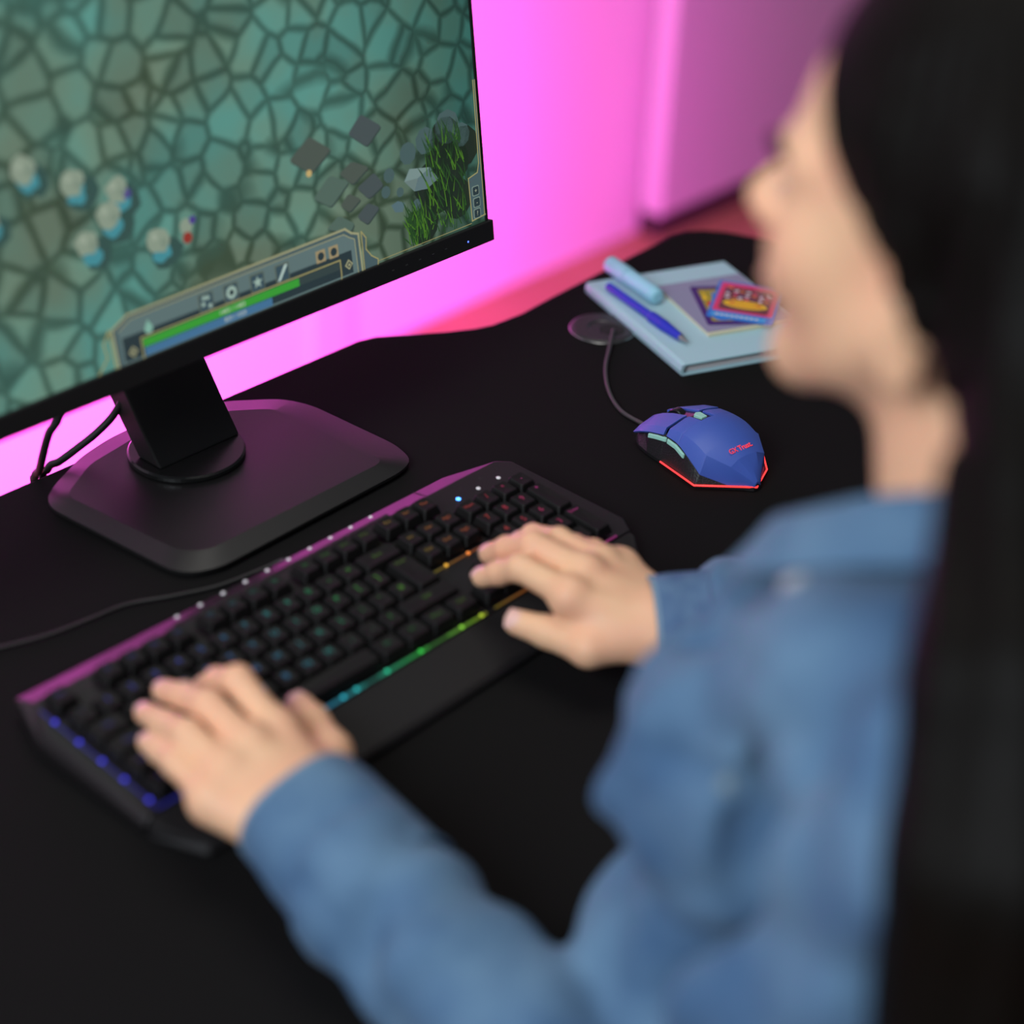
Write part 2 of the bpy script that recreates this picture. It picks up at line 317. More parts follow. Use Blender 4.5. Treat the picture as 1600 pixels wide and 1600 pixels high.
for k in range(230):
    x = rg_.uniform(.462, .531); s = rg_.uniform(.004, .085) if x > .485 else rg_.uniform(.004, .028)
    hgt = rg_.uniform(.008, .022); le = rg_.uniform(-.010, .008); b = len(gv); L_ = .0002 * (3 + rg_.random())
    gv += [sp(x, s, L_), sp(x + .0011, s, L_), sp(x + le * .5 + .0007, s + hgt * .6, L_), sp(x + le, s + hgt, L_)]; gf.append((b, b + 1, b + 2, b + 3))
gr = mesh('grass_blades', gv, gf, None, scr); gr.data.materials.append(em('grass', (.055, .16, .012))); gr.data.materials.append(em('grass_dark', (.015, .055, .012))); gr['kind'] = 'stuff'
for i, p in enumerate(gr.data.polygons): p.material_index = 0 if i % 3 == 0 else 1
for x, s in [(.1644, .1369), (.1885, .108), (.1685, .0934), (.2257, .0789), (.1985, .1232), (.13, .155), (.095, .13), (.07, .10)]:
    rr_ = random.Random(int(x * 9999)); ir = lambda cx, cy, r, n=11: [(cx + r * rr_.uniform(.75, 1.2) * math.cos(6.283 * k / n), cy + r * rr_.uniform(.7, 1.15) * math.sin(6.283 * k / n)) for k in range(n)]
    flat('blob_shadow', ir(x + .005, s - .008, .013), 1, em('blob_dark', (.030, .075, .065)))
    flat('blob_base', ir(x + .001, s - .007, .0085), 2, em('blob_teal', (.05, .24, .28)))
    flat('blob_top', ir(x - .001, s + .002, .0100), 3, em('blob_pale', (.23, .29, .22)))
    flat('blob_spot', ir(x + .003, s - .001, .0040, 7), 4, em('blob_mid', (.19, .25, .19)))
    flat('blob_spot', ir(x - .004, s + .005, .0030, 7), 4, em('blob_lite', (.30, .36, .28)))
flat('blob_red', circ(.2496, .0756, .0042), 4, em('blob_red', (.25, .03, .02))); flat('blob_top', circ(.2500, .084, .006, 7), 3, em('blob_pale', (0, 0, 0))); flat('blob_violet', circ(.205, .120, .0035), 4, em('violet', (.06, .04, .22))); flat('blob_violet', circ(.256, .087, .003), 4, em('violet', (0, 0, 0)))
flat('glow_dot', circ(.3677, .091, .0028), 3, em('orange', (.50, .36, .14)))

# game status panel
pan = [(.175, .0025), (.174, .0303), (.1883, .0372), (.2885, .0385), (.396, .0397), (.402, .0349), (.409, .0323), (.4097, .0025)]
flat('status_panel', pan, 5, navy); line('panel_rim', pan[:-1] + [pan[-1]], .0017, 6, gold2)
inn = [(.1795, .0025), (.1785, .028), (.190, .0338), (.2885, .0350), (.394, .0360), (.400, .0318), (.4045, .0295), (.4050, .0025)]
flat('panel_field', inn, 6, slate); line('panel_inner_rim', inn[1:], .0007, 7, gold2)
flat('panel_shade', [(.181, .004), (.181, .022), (.400, .022), (.400, .004)], 7, navyd)
line('bar_frame', [(.1965, .0025), (.1965, .0175), (.3873, .0175), (.3873, .0055), (.3868, .0025)], .0011, 9, gold)
flat('health_bar', [(.1978, .0101), (.1978, .0162), (.3446, .0162), (.3446, .0101)], 9, em('green', (.035, .30, .030))); flat('health_bar_end', [(.3446, .0101), (.3446, .0162), (.3865, .0162), (.3865, .0101)], 8, em('bar_empty', (.03, .05, .05)))
flat('mana_bar', [(.1983, .0035), (.1983, .0096), (.3168, .0096), (.3168, .0035)], 9, em('bluebar', (.05, .15, .28)))
white = em('white', (.45, .50, .42))
def smat(x, s, layer):
    m = Matrix((( 1, 0, 0), (0, ST.y, SN.y), (0, ST.z, SN.z))).to_4x4(); m.translation = sp(x, s, .0002 * layer); return m
text('bar_figures', '1483 / 1483', .0052, white, scr, smat(.279, .0131, 10), 0); text('bar_figures', '850 / 1020', .0048, white, scr, smat(.281, .0066, 10), 0)
for k, x in enumerate((.2568, .2802, .3054, .3298)):
    flat('skill_icon_rim', [(x - .0068, .0182), (x + .0068, .0182), (x + .0068, .0320), (x - .0068, .0320)], 8, em('icon_rim', (.10, .12, .08)))
    flat('skill_icon', [(x - .006, .019), (x + .006, .019), (x + .006, .0312), (x - .006, .0312)], 9, em('icon_bg', (.035, .07, .09)))
pale = em('pale', (.30, .42, .36)); s0 = .0252
x = .2568
for a, b in ((-.003, -.001), (.0015, .003), (.003, -.0035), (-.002, .0035)): flat('skill_symbol', circ(x + a, s0 + b, .0019, 5, a * 900), 10, pale)
x = .2802; flat('skill_symbol', circ(x, s0, .0048, 20), 10, pale); flat('skill_symbol', circ(x, s0, .0022, 12), 11, navyd)
x = .3054; flat('skill_symbol', [p for k in range(5) for p in ((x + .005 * math.cos(k * 1.257 + .3), s0 + .005 * math.sin(k * 1.257 + .3)), (x + .002 * math.cos(k * 1.257 + .93), s0 + .002 * math.sin(k * 1.257 + .93)))], 10, pale)
x = .3298; flat('skill_symbol', [(x - .0055, .0195), (x - .003, .0195), (x + .0055, .0305), (x + .0025, .0308)], 10, em('ice', (.42, .55, .50)))
for x, s in ((.3687, .0262), (.3819, .0259)):
    flat('small_icon_rim', [(x - .0048, s - .0048), (x + .0048, s - .0048), (x + .0048, s + .0048), (x - .0048, s + .0048)], 8, em('tan', (.30, .24, .13))); flat('small_icon', circ(x, s, .0034, 8), 9, navyd)
for x, s in ((.1885, .0098), (.3959, .0114)):
    flat('diamond_mark', circ(x, s, .0042, 4), 8, gold2); flat('diamond_mark', circ(x, s, .0027, 4), 9, navyd); flat('diamond_mark', circ(x, s, .0014, 4), 10, gold2)
flat('drop_mark', circ(.2042, .0222, .0040, 6), 8, em('mintmark', (.20, .40, .32))); flat('drop_mark', [(.2012, .0235), (.2042, .0290), (.2072, .0235)], 8, em('mintmark', (0, 0, 0)))
flat('panel_wing', [(.4115, .0025), (.4122, .0320), (.4165, .0270), (.4155, .0180), (.4204, .0113), (.4268, .0068), (.4264, .0025)], 5, navy); line('wing_rim', [(.4118, .0025), (.4122, .0331), (.4165, .0270), (.4155, .0180), (.4204, .0113), (.4268, .0068), (.4264, .0025)], .0010, 6, gold)
line('wing_rim', [(.1725, .0025), (.1714, .0309), (.1655, .0227), (.1671, .0123), (.1577, .0025)], .0012, 6, gold)
line('screen_rule', [(.4268, .0050), (.533, .0052)], .0005, 6, gold)
sd = [(.5497, .0065), (.5480, .075), (.5470, .0527), (.5441, .0453), (.5333, .0429), (.5341, .0070)]
flat('side_panel', [(.5341, .0070), (.5333, .0429), (.5441, .0453), (.5470, .0527), (.5480, .12), (.5497, .12), (.5497, .0070)], 5, navy); line('side_rim', [(.5497, .0085), (.5341, .0070), (.5333, .0429), (.5441, .0453), (.5465, .0527), (.5470, .12)], .0010, 6, gold); line('side_rim', [(.5488, .0085), (.5488, .12)], .0008, 7, gold)
for (x, s), t_ in zip(((.5403, .0310), (.5407, .0212), (.5403, .0120)), '+-?'):
    flat('menu_button_rim', round_poly([(x - .0042, s - .0042), (x + .0042, s - .0042), (x + .0042, s + .0042), (x - .0042, s + .0042)], .0016, 3), 7, em('btn', (.16, .22, .19)))
    flat('menu_button', round_poly([(x - .0034, s - .0034), (x + .0034, s - .0034), (x + .0034, s + .0034), (x - .0034, s + .0034)], .0013, 3), 8, navyd); text('menu_button_sign', t_, .0055, em('btntext', (.35, .38, .28)), scr, smat(x, s, 9), 0)

for pts, lb in (([(.252, .350, .20), (.2495, .352, .10), (.2475, .350, .066), (.2406, .354, .0484), (.2278, .360, .0345), (.2155, .369, .022), (.2040, .380, .0090), (.1985, .3895, .000), (.193, .392, -.03), (.19, .392, -.25)], 'thick black cable curving from monitor neck down over rear desk edge'),
                ([(.205, .345, .20), (.19, .345, .09), (.1832, .345, .070), (.1783, .352, .0559), (.1795, .365, .0312), (.1845, .380, .0090), (.186, .3895, -.002), (.186, .392, -.03), (.186, .393, -.25)], 'black cable hanging farther left behind the monitor, dropping behind the desk')):
    tag(tube('monitor_cable', pts, .0031, M['cable']), lb, 'cable', 'cables behind the monitor')

# ------------------------------------------------------------------ keyboard
KT = R(4.0); kb = empty('keyboard', (0, 0, .026), (KT, 0, 0)); tag(kb, 'black full size gaming keyboard with wrist rest and rainbow backlight', 'keyboard')
U = .01905; PZ = -.0108
def kz(y, zw): return (zw - .026 - y * math.sin(KT)) / math.cos(KT)
top = [(-.0010, .1255), (.4332, .1265), (.4431, .1174), (.4520, .0100), (.4440, -.0030), (-.0110, -.0035), (-.0120, .0990)]
bot = [(.0150, .1490), (.3950, .1490), (.4332, .1290), (.4470, .1190), (.4560, .0100), (.4470, -.0040), (-.0160, -.0050), (-.0160, .0990), (-.0090, .1330)]
bt = [(-.0010, .1255, PZ), (.3942, .1265, PZ), (.4332, .1265, PZ), (.4431, .1174, PZ), (.4520, .0100, PZ), (.4440, -.0035, PZ), (-.0110, -.0035, PZ), (-.0125, .0990, PZ)]
mid = [(-.0020, .1440, kz(.144, .0165)), (.3942, .1450, kz(.145, .0165)), (.4342, .1280, kz(.128, .0205)), (.4450, .1184, kz(.118, .020)), (.4545, .0100, kz(.01, .010)), (.4460, -.0040, kz(-.004, .010)), (-.0150, -.0040, kz(-.004, .009)), (-.0165, .0990, kz(.099, .014))]
lo = [(x, y, kz(y, .004)) for x, y, z in mid]; lo2 = [(x * .99 + .002, y * .97 + .002, kz(y * .97 + .002, .0005)) for x, y, z in mid]
case = loft('case', [lo2, lo, mid, bt], M['kcase'], kb, bevel=.0008)
# wrist rest
def wr_loop(off, dz):
    return [(-.0120 + off * .3, -.0042, dz), (-.0155 + off * .3, -.0105, dz), (-.0010 + off, -.0470 + off, dz), (.1165, -.0505 + off, dz), (.2817, -.0495 + off, dz), (.4180 - off, -.0430 + off, dz), (.4440 - off * .5, -.0100, dz), (.4440 - off * .3, -.0042, dz)]
l_b = [(x, y, kz(y, .0008)) for x, y, z in wr_loop(.002, 0)]; l_m = [(x, y, kz(y, .004)) for x, y, z in wr_loop(0, 0)]
l_t = [(x, y, PZ - .0003 if y > -.02 else PZ - .0040) for x, y, z in wr_loop(.004, 0)]
loft('wrist_rest', [l_b, l_m, l_t], mat('wrist_rest_black', (.010, .0088, .0094), .62, spec=.25), kb, bevel=.0012)
# rear bevel slot with studs, groove
slot = mesh('rear_slot', [(.1150, .1262, PZ + .0002), (.3190, .1272, PZ + .0002), (.3190, .1312, PZ - .0015), (.1150, .1302, PZ - .0015)], [(0, 1, 2, 3)], M['dark'], kb)
studm = mat('stud_glint', (.5, .48, .5), .35, emit=(.5, .47, .5), es=.35)  # weak emission stands in for the whitish glint on the studs
for k in range(10):
    x = .1245 + k * .02038
    lathe('stud', [(.0001, .0016), (.0012, .0012), (.0017, .0003), (.0018, 0)], studm, kb, n=12, T=Matrix.Translation((x, .1360, kz(.136, .0222))) @ Matrix.Rotation(R(-25), 4, 'X'))
mesh('case_groove', [(.3570, .1262, PZ + .0002), (.3580, .1262, PZ + .0002), (.3625, .1455, kz(.1455, .0170)), (.3615, .1455, kz(.1455, .0170))], [(0, 1, 2, 3)], M['dark'], kb)
def rainbow(name, strength):
    m = bpy.data.materials.new(name); m.use_nodes = True; t = m.node_tree; b = t.nodes['Principled BSDF']
    b.inputs['Base Color'].default_value = (.01, .01, .01, 1); b.inputs['Emission Strength'].default_value = strength
    g = t.nodes.new('ShaderNodeNewGeometry'); s = t.nodes.new('ShaderNodeSeparateXYZ'); mr_ = t.nodes.new('ShaderNodeMapRange')
    mr_.inputs['From Min'].default_value = 0; mr_.inputs['From Max'].default_value = .44
    r = t.nodes.new('ShaderNodeValToRGB'); e = r.color_ramp.elements
    st = [(0, (.06, .06, 1)), (.20, (.06, .12, 1)), (.31, (.03, .45, .75)), (.40, (.02, .6, .45)), (.50, (.03, .7, .08)), (.62, (.30, .65, .03)), (.70, (.8, .35, .03)), (.80, (1, .10, .04)), (.88, (1, .05, .15)), (1, (.8, .04, .6))]
    while len(e) < len(st): e.new(.5)
    for q, (p, c_) in zip(e, st): q.position = p; q.color = (*c_, 1)
    t.links.new(g.outputs['Position'], s.inputs[0]); t.links.new(s.outputs[0], mr_.inputs['Value']); t.links.new(mr_.outputs[0], r.inputs['Fac']); t.links.new(r.outputs['Color'], b.inputs['Emission Color'])
    return m
RB1 = rainbow('key_glow', .32); RB2 = rainbow('legend_glow', .16); RB3 = rainbow('legend_glow_bright', .30); RBH = rainbow('led_hot', 1.3); RBL = rainbow('strip_soft', .16)
def kbar(name, x0, y0, x1, y1, m, h=.0010):
    return box(name, (x0, y0, PZ), (x1, y1, PZ + h), m, kb)
kbar('light_strip', -.0038, -.0025, -.0026, .1150, RBL); kbar('light_strip', -.0021, -.0032, .0800, -.0016, RBL); kbar('light_strip', .0801, -.0032, .130, -.0016, RBL)
kbar('light_strip', .1301, -.0032, .1700, -.0014, RB1); kbar('light_strip', .1701, -.0030, .182, -.0017, RBL); kbar('light_strip', .1821, -.0032, .2300, -.0014, RB1); kbar('light_strip', .2301, -.0030, .2480, -.0018, RBL)
kbar('light_strip', .2481, -.0032, .2870, -.0014, RB1); kbar('light_strip', .2960, -.0030, .3440, -.0016, RBL); kbar('light_strip', .3540, -.0030, .4300, -.0012, RBL); kbar('light_strip', .2900, .0540, .3480, .0552, RBL)
for x, y in [(.150, -.0023), (.190, -.0023), (.222, -.0023), (.262, -.0023), (.282, -.0023), (.305, .0546), (.328, .0546), (.3495, .071), (.3500, .052), (.2880, .079), (-.0031, .006), (-.0031, .030), (-.0031, .052), (-.0031, .075), (-.0031, .100), (.162, -.0023), (.2885, .098), (.409, -.0021)]:
    lathe('led_spot', [(.0016, PZ + .0008), (.0013, PZ + .0016), (.0005, PZ + .0020)], RBH, kb, center=(x, y), n=10)
def keymesh(w_, h_):
    key = 'keycap_%d_%d' % (w_ * 100, h_ * 100)
    if key in bpy.data.meshes: return bpy.data.meshes[key]
    W_, H_ = w_ * U / 2 - .0005, h_ * U / 2 - .0005
    def rr(a, b, r, z, dy=0, n=3):
        out = []
        for sx_, sy_, ph in ((1, 1, 0), (-1, 1, 90), (-1, -1, 180), (1, -1, 270)):
            for k in range(n + 1):
                t = R(ph + 90 * k / n); out.append((sx_ * (a - r) + r * math.cos(t), sy_ * (b - r) + r * math.sin(t) + dy, z))
        return out
    ls = [rr(W_, H_, .0008, PZ + .0030), rr(W_ - .0003, H_ - .0003, .001, PZ + .0042), rr(W_ - .0022, H_ - .0018, .0018, -.0006, .0004), rr(W_ - .0028, H_ - .0024, .0018, 0, .0004)]
    n = len(ls[0]); vs = [p for l in ls for p in l]; fs = []
    for i in range(3):
        for j in range(n): a, b = i * n + j, i * n + (j + 1) % n; fs.append((a, b, b + n, a + n))
    vs.append((0, .0004, -.0006)); c_ = len(vs) - 1
    for j in range(n): fs.append((3 * n + j, 3 * n + (j + 1) % n, c_))
    # stem under the cap
    b0 = len(vs); vs += [(-.003, -.003, PZ), (.003, -.003, PZ), (.003, .003, PZ), (-.003, .003, PZ), (-.003, -.003, PZ + .0032), (.003, -.003, PZ + .0032), (.003, .003, PZ + .0032), (-.003, .003, PZ + .0032)]
    fs += [tuple(b0 + q for q in f) for f in ((4, 5, 6, 7), (0, 1, 5, 4), (1, 2, 6, 5), (2, 3, 7, 6), (3, 0, 4, 7))]; fs.append(tuple(reversed(range(n))))
    me = bpy.data.meshes.new(key); me.from_pydata(vs, [], fs); me.materials.append(M['kcap']); return me
keys = []
def row(y, x, items):
    for it in items:
        if isinstance(it, (int, float)): x += it; continue
        t_, w_ = it if isinstance(it, tuple) else (it, 1)
        keys.append((t_, x + w_ / 2, y, w_, 1)); x += w_
row(5.75, 0, ['Esc', 1, 'F1', 'F2', 'F3', 'F4', .5, 'F5', 'F6', 'F7', 'F8', .5, 'F9', 'F10', 'F11', 'F12', .25, 'Prt', 'Scr', 'Pau'])
row(4.5, 0, ['`'] + list('1234567890-=') + [('Back', 2), .25, 'Ins', 'Hm', 'PgU', .25, 'Num', '/', '*', '-'])
row(3.5, 0, [('Tab', 1.5)] + list('QWERTYUIOP[]') + [1.5, .25, 'Del', 'End', 'PgD', .25, '7', '8', '9'])
row(2.5, 0, [('Caps', 1.75)] + list("ASDFGHJKL;'#") + [1.25 + .25 + 3 + .25, '4', '5', '6'])
row(1.5, 0, [('Shift', 1.25), '\\'] + list('ZXCVBNM,./') + [('Shift', 2.75), .25, 1, '^', 1, .25, '1', '2', '3'])
row(.5, 0, [('Ctrl', 1.25), ('Win', 1.25), ('Alt', 1.25), ('', 6.25), ('Alt', 1.25), ('Fn', 1.25), ('Menu', 1.25), ('Ctrl', 1.25), .25, '<', 'v', '>', .25, ('0', 2), '.'])
keys.append(('+', 22, 3, 1, 2)); keys.append(('Enter', 22, 1, 1, 2)); keys.append(('Enter', 14.375, 3, 1.25, 2))
for t_, x, y, w_, h_ in keys:
    nm = 'space_bar' if w_ == 6.25 else ('enter_key' if t_ == 'Enter' else 'keycap')
    k = bpy.data.objects.new(nm, keymesh(w_, h_)); COL.objects.link(k); k.parent = kb; k.location = (x * U, y * U, .003 if abs(y - 5.75) < .1 and False else 0)
    if t_:
        sz = .0075 if len(t_) == 1 else .0045
        text('legend', t_, sz, RB3 if (len(t_) == 1 or x > 15) else RB2, k, Matrix.Translation((-.0005 * (len(t_) > 1), .0012 + (.012 if h_ == 2 else 0), .00005)), 0)
for k, x in enumerate((.3733, .3955, .4181)):
    lathe('indicator_light', [(.0018, PZ), (.0018, PZ + .0004), (.0010, PZ + .0008)], emat('ind_blue', (.06, .28, 1), 6) if k == 0 else mat('ind_grey_glow', (.55, .52, .55), .4, emit=(.4, .4, .42), es=.5), kb, center=(x, .1082), n=16)  # the two grey lenses also get a weak glow in their material
for k, (x, tx) in enumerate(((.3845, '1'), (.4065, 'A'), (.4262, '^'))):
    text('indicator_mark', tx, .004, mat('print_grey', (.06, .05, .06), .5), kb, Matrix.Translation((x, .117, PZ + .0001)), 0)
tag(tube('keyboard_cable', [(.238, .150, .010), (.236, .156, .008), (.222, .161, .0045), (.1873, .1690, .0022), (.155, .182, .0022), (.126, .196, .0022), (.095, .200, .0022), (.0626, .205, .0022), (.02, .22, .0022), (-.06, .25, .0022), (-.16, .30, .0022), (-.22, .387, .0020), (-.225, .393, -.02), (-.225, .393, -.2)], .0015, M['cable']),
    'thin black cable lying on the desk behind the keyboard', 'cable')

# ------------------------------------------------------------------ mouse
ms = empty('computer_mouse', (.580, -.023, 0)); tag(ms, 'blue faceted gaming mouse with mint buttons and red light line on black desk', 'mouse')
az = R(82); FW = Vector((math.cos(az), math.sin(az), 0)); RT = Vector((math.sin(az), -math.cos(az), 0))
def mp(s, r, z): return FW * s + RT * r + Vector((0, 0, z))
#      s      wBase  wSeam zSeam  wSh   zSh    wTop  zTop
ST0 = [(.000, .0030, .0025, .0050, .0022, .0075, .0010, .0085),
       (.006, .0082, .0078, .0050, .0070, .0125, .0045, .0165),
       (.015, .0190, .0186, .0052, .0165, .0210, .0090, .0255),
       (.031, .0382, .0345, .0125, .0290, .0285, .0120, .0340),
       (.045, .0375, .0340, .0205, .0290, .0335, .0130, .0385),
       (.060, .0355, .0325, .0262, .0285, .0345, .0130, .0395),
       (.074, .0350, .0320, .0270, .0285, .0328, .0125, .0370),
       (.0755, .0350, .0318, .0262, .0280, .0314, .0122, .0360),
       (.077, .0350, .0324, .0268, .0292, .0326, .0125, .0362),
       (.092, .0342, .0325, .0225, .0290, .0278, .0120, .0315),
       (.104, .0320, .0320, .0175, .0270, .0220, .0110, .0262),
       (.113, .0270, .0310, .0125, .0240, .0165, .0100, .0205)]
def dens(rows, n):
    out_ = []
    for i in range(len(rows) - 1):
        a_, b_ = np.array(rows[i]), np.array(rows[i + 1]); p_ = np.array(rows[max(i - 1, 0)]); q_ = np.array(rows[min(i + 2, len(rows) - 1)])
        for k in range(n):
            t = k / n; out_.append(tuple(.5 * (2 * a_ + (b_ - p_) * t + (2 * p_ - 5 * a_ + 4 * b_ - q_) * t * t + (3 * a_ - p_ - 3 * b_ + q_) * t ** 3)))
    out_.append(tuple(rows[-1])); return out_
ST_ = dens(ST0[3:7], 4); ST_ = ST0[:3] + ST_[:-1] + ST0[6:]
I60 = [i for i, r_ in enumerate(ST_) if abs(r_[0] - .060) < 1e-6][0]; I77 = [i for i, r_ in enumerate(ST_) if abs(r_[0] - .077) < 1e-6][0]
def rx(s, r): return r * (1 + .55 * max(0., 1 - s / .033)) if r > 0 else r
# lower body
lb = []
for s, wb_, ws, zs, wh, zh, wt, zt in ST_:
    q = .0045; fr = 0 if s < .1 else .003
    if s > .1: ws -= .006
    lb.append([mp(s, rx(s, r), z) for r, z in ((-wb_, q), (-ws, zs - .0005), (-ws * .5, zs + .001), (ws * .5, zs + .001), (ws, zs - .0005), (wb_, q), (wb_ * .97, .0008), (-wb_ * .97, .0008))])
loft('side_grip', lb, M['grip'], ms, bevel=.0006)
def shell(name, rows, side, m, gap=.0004, inner=None):
    # side -1 left, 1 right, 0 both
    loops = []
    for s, wb_, ws, zs, wh, zh, wt, zt in rows:
        if side == 0: o_ = [(-ws, zs), (-wh, zh), (-wt, zt), (0, zt + .0010), (wt, zt), (wh, zh), (ws, zs)]
        else:
            gi = inner if inner is not None else .0045
            zi = zt + .0006 * (1 - gi / wt)
            o_ = [(side * ws, zs), (side * wh, zh), (side * wt, zt), (side * gi, zi)]
        i_ = [(r * .93, z - .0022) for r, z in reversed(o_)]
        if side != 0: i_[0] = (o_[-1][0], o_[-1][1] - .0025)
        loops.append([mp(s, rx(s, r), z) for r, z in o_ + i_])
    o = loft(name, loops, m, ms, bevel=.0004, smooth=True); e_ = o.modifiers.new('split', 'EDGE_SPLIT'); e_.split_angle = R(17); return o
shell('palm_shell', ST_[:I60 + 1], 0, M['blue'])
shell('palm_shoulder', ST_[I60:I77 - 1], -1, M['blue'], inner=.0075)
shell('palm_shoulder', ST_[I60:I77 - 1], 1, M['blue'], inner=.0075)
bl = shell('left_button', ST_[I77:], -1, M['blue'], inner=.0068); br_ = shell('right_button', ST_[I77:], 1, M['blue'], inner=.0068)
loft('centre_channel', [[mp(s, -.0072, z - .006), mp(s, -.0072, z - .0018), mp(s, .0072, z - .0018), mp(s, .0072, z - .006)] for s, z in ((.0605, .0395), (.075, .0372), (.092, .0315), (.108, .0240))], M['mgloss'], ms)
TW = Matrix.Translation(mp(.093, 0, .0265)) @ Matrix(((RT.x, FW.x, 0, 0), (RT.y, FW.y, 0, 0), (0, 0, 1, 0), (0, 0, 0, 1))) @ Matrix.Rotation(R(90), 4, 'Y')
lathe('scroll_wheel', [(.0085, -.0035), (.0095, -.0028), (.0095, .0028), (.0085, .0035)], M['gloss'], ms, n=28, T=Matrix.Translation((0, 0, -.003)) @ TW)
def wedge(name, pts, th, m):
    a = [mp(s, r, z) for s, r, z in pts]; b = [v + Vector((0, 0, -th)) for v in a]; return loft(name, [b, a], m, ms, bevel=.0005)
wedge('dpi_button', [(.0640, -.0032, .0388), (.0640, .0032, .0388), (.0725, .0038, .0385), (.0745, .0, .0384), (.0725, -.0038, .0385)], .004, M['mint'])
# side buttons
for s0_, s1_ in ((.0500, .0715), (.0725, .0930)):
    lo_ = []
    for s in (s0_, s0_ + .001, (s0_ + s1_) / 2, s1_ - .001, s1_):
        # interpolate seam
        for i in range(len(ST_) - 1):
            if ST_[i][0] <= s <= ST_[i + 1][0]: t = (s - ST_[i][0]) / (ST_[i + 1][0] - ST_[i][0]); ws = ST_[i][2] * (1 - t) + ST_[i + 1][2] * t; zs = ST_[i][3] * (1 - t) + ST_[i + 1][3] * t; break
        e = .0006 if s in (s0_, s1_) else .0018
        lo_.append([mp(s, -ws + .002, zs - .001), mp(s, -ws - e, zs - .0012), mp(s, -ws - e - .0004, zs - .0045), mp(s, -ws + .001, zs - .0062)])
    loft('side_button', lo_, M['mint'], ms, bevel=.0004)
# light line around the foot
lp = [(.112, -.0275), (.092, -.0346), (.074, -.0352), (.0275, -.0383), (.0, -.0135), (-.0012, 0), (.0, .0135), (.0275, .0383), (.074, .0352)]
lp = [(.074, -.0362), (.031, -.0397), (-.0008, -.0005), (.0141, .0262), (.031, .0397), (.074, .0362)]
tube('light_line', [mp(s, r, .0044) for s, r in lp], .0008, M['red'], ms, n=6, sub=1)
n_ = (mp(.012, -.0110, .0220) - mp(.028, -.0125, .0325)); tx = RT.copy(); ty = (mp(.028, 0, .0335) - mp(.012, 0, .0230)).normalized(); tz = tx.cross(ty).normalized()
def logo_m(s, r, z):
    m = Matrix((tx, ty, tz)).transposed().to_4x4(); m.translation = mp(s, r, z); return m
text('logo_letters', 'GX', .0062, M['redlogo'], ms, logo_m(.0215, -.0085, .0300), .0002)
text('logo_letters', 'Trust.', .0062, M['redlogo'], ms, logo_m(.0215, .0048, .0300), .0002, .0001)
tag(tube('mouse_cable', [mp(.108, -.004, .012) + ms.location, mp(.116, -.006, .007) + ms.location, Vector((.5940, .1090, .0035)), Vector((.6003, .1353, .0022)), Vector((.6193, .164, .0022)), Vector((.649, .1926, .0022)), Vector((.680, .2140, .0035)), Vector((.700, .2275, .0055)), Vector((.7085, .2335, .003)), Vector((.711, .237, -.012)), Vector((.711, .238, -.10))], .0018, M['cable2']),
    'thin grey cable curving from the blue mouse to the round desk grommet', 'cable')
gm = empty('cable_grommet', (.708, .246, 0)); tag(gm, 'round dark plastic cable grommet set into the desk beside the notebook', 'grommet')
lathe('rim', [(.0300, 0), (.0300, .0016), (.0270, .0030), (.0135, .0030), (.0120, .0020)], M['grom'], gm, n=48)
lathe('opening', [(.0120, .0005), (.0118, .0031), (.0001, .0032)], M['dark'], gm, center=(.002, -.010), n=24)
lathe('silver_lip', [(.0302, 0), (.0306, .0010), (.0302, .0014)], M['silver'], gm, n=48)

# ------------------------------------------------------------------ stationery
A = Vector((.7547, .3054)); B = Vector((.6892, .1383)); D_ = Vector((.8903, .2452)) - A
nb = empty('notebook', (A.x, A.y, 0)); tag(nb, 'pale blue hardcover notebook lying on desk under the pen and marker', 'notebook')
ev = (B - A).normalized(); eu = D_.normalized(); HL, WL = (B - A).length, D_.length
def nbp(u, v, z): return (eu.x * u + ev.x * v, eu.y * u + ev.y * v, z)
def nbox(name, u0, u1, v0, v1, z0, z1, m, bevel=.0006, parent=None):
    return loft(name, [[nbp(u0, v0, z), nbp(u1, v0, z), nbp(u1, v1, z), nbp(u0, v1, z)] for z in (z0, z1)], m, parent or nb, bevel=bevel)
nbox('back_cover', 0.0025, WL, 0, HL, .0002, .0022, M['nb']); nbox('page_block', .003, WL - .004, .004, HL - .004, .0023, .0097, M['pages'], 0)
nbox('front_cover', 0.0025, WL, 0, HL, .0098, .0120, M['nb'])
sl = []
for v in (0, HL):
    sl.append([nbp(.0027, v, .0002), nbp(-.0005, v, .0012), nbp(-.0016, v, .0060), nbp(-.0005, v, .0110), nbp(.0027, v, .0120), nbp(.0027, v, .0100), nbp(.0012, v, .0060), nbp(.0027, v, .0022)])
loft('spine', sl, M['nb'], nb, smooth=False)
PA, PB, PC = Vector((.7914, .2497)), Vector((.7358, .1622)), Vector((.8653, .2161))
pd = empty('notepad', (PA.x, PA.y, .0122)); tag(pd, 'small grey lilac notepad with cream page edges lying on the pale blue notebook', 'notepad')
pu = (PC - PA).normalized(); pv = (PB - PA).normalized(); pv = (pv - pu * pv.dot(pu)).normalized(); PH, PW = .104, .088
def pdl(z0, z1, v1, curl=0):
    ls = []
    for k in range(9):
        v = v1 * k / 8; cz = curl * max(0, (k - 5) / 3) ** 2
        ls.append([(pu.x * u + pv.x * v, pu.y * u + pv.y * v, z + cz) for u, z in ((0, z0), (PW, z0), (PW, z1), (0, z1))])
    return ls
loft('pages', pdl(0.0001, .0030, PH, 0), M['padpage'], pd); loft('cover', pdl(.0031, .0037, PH - .003, 0), M['pad'], pd)
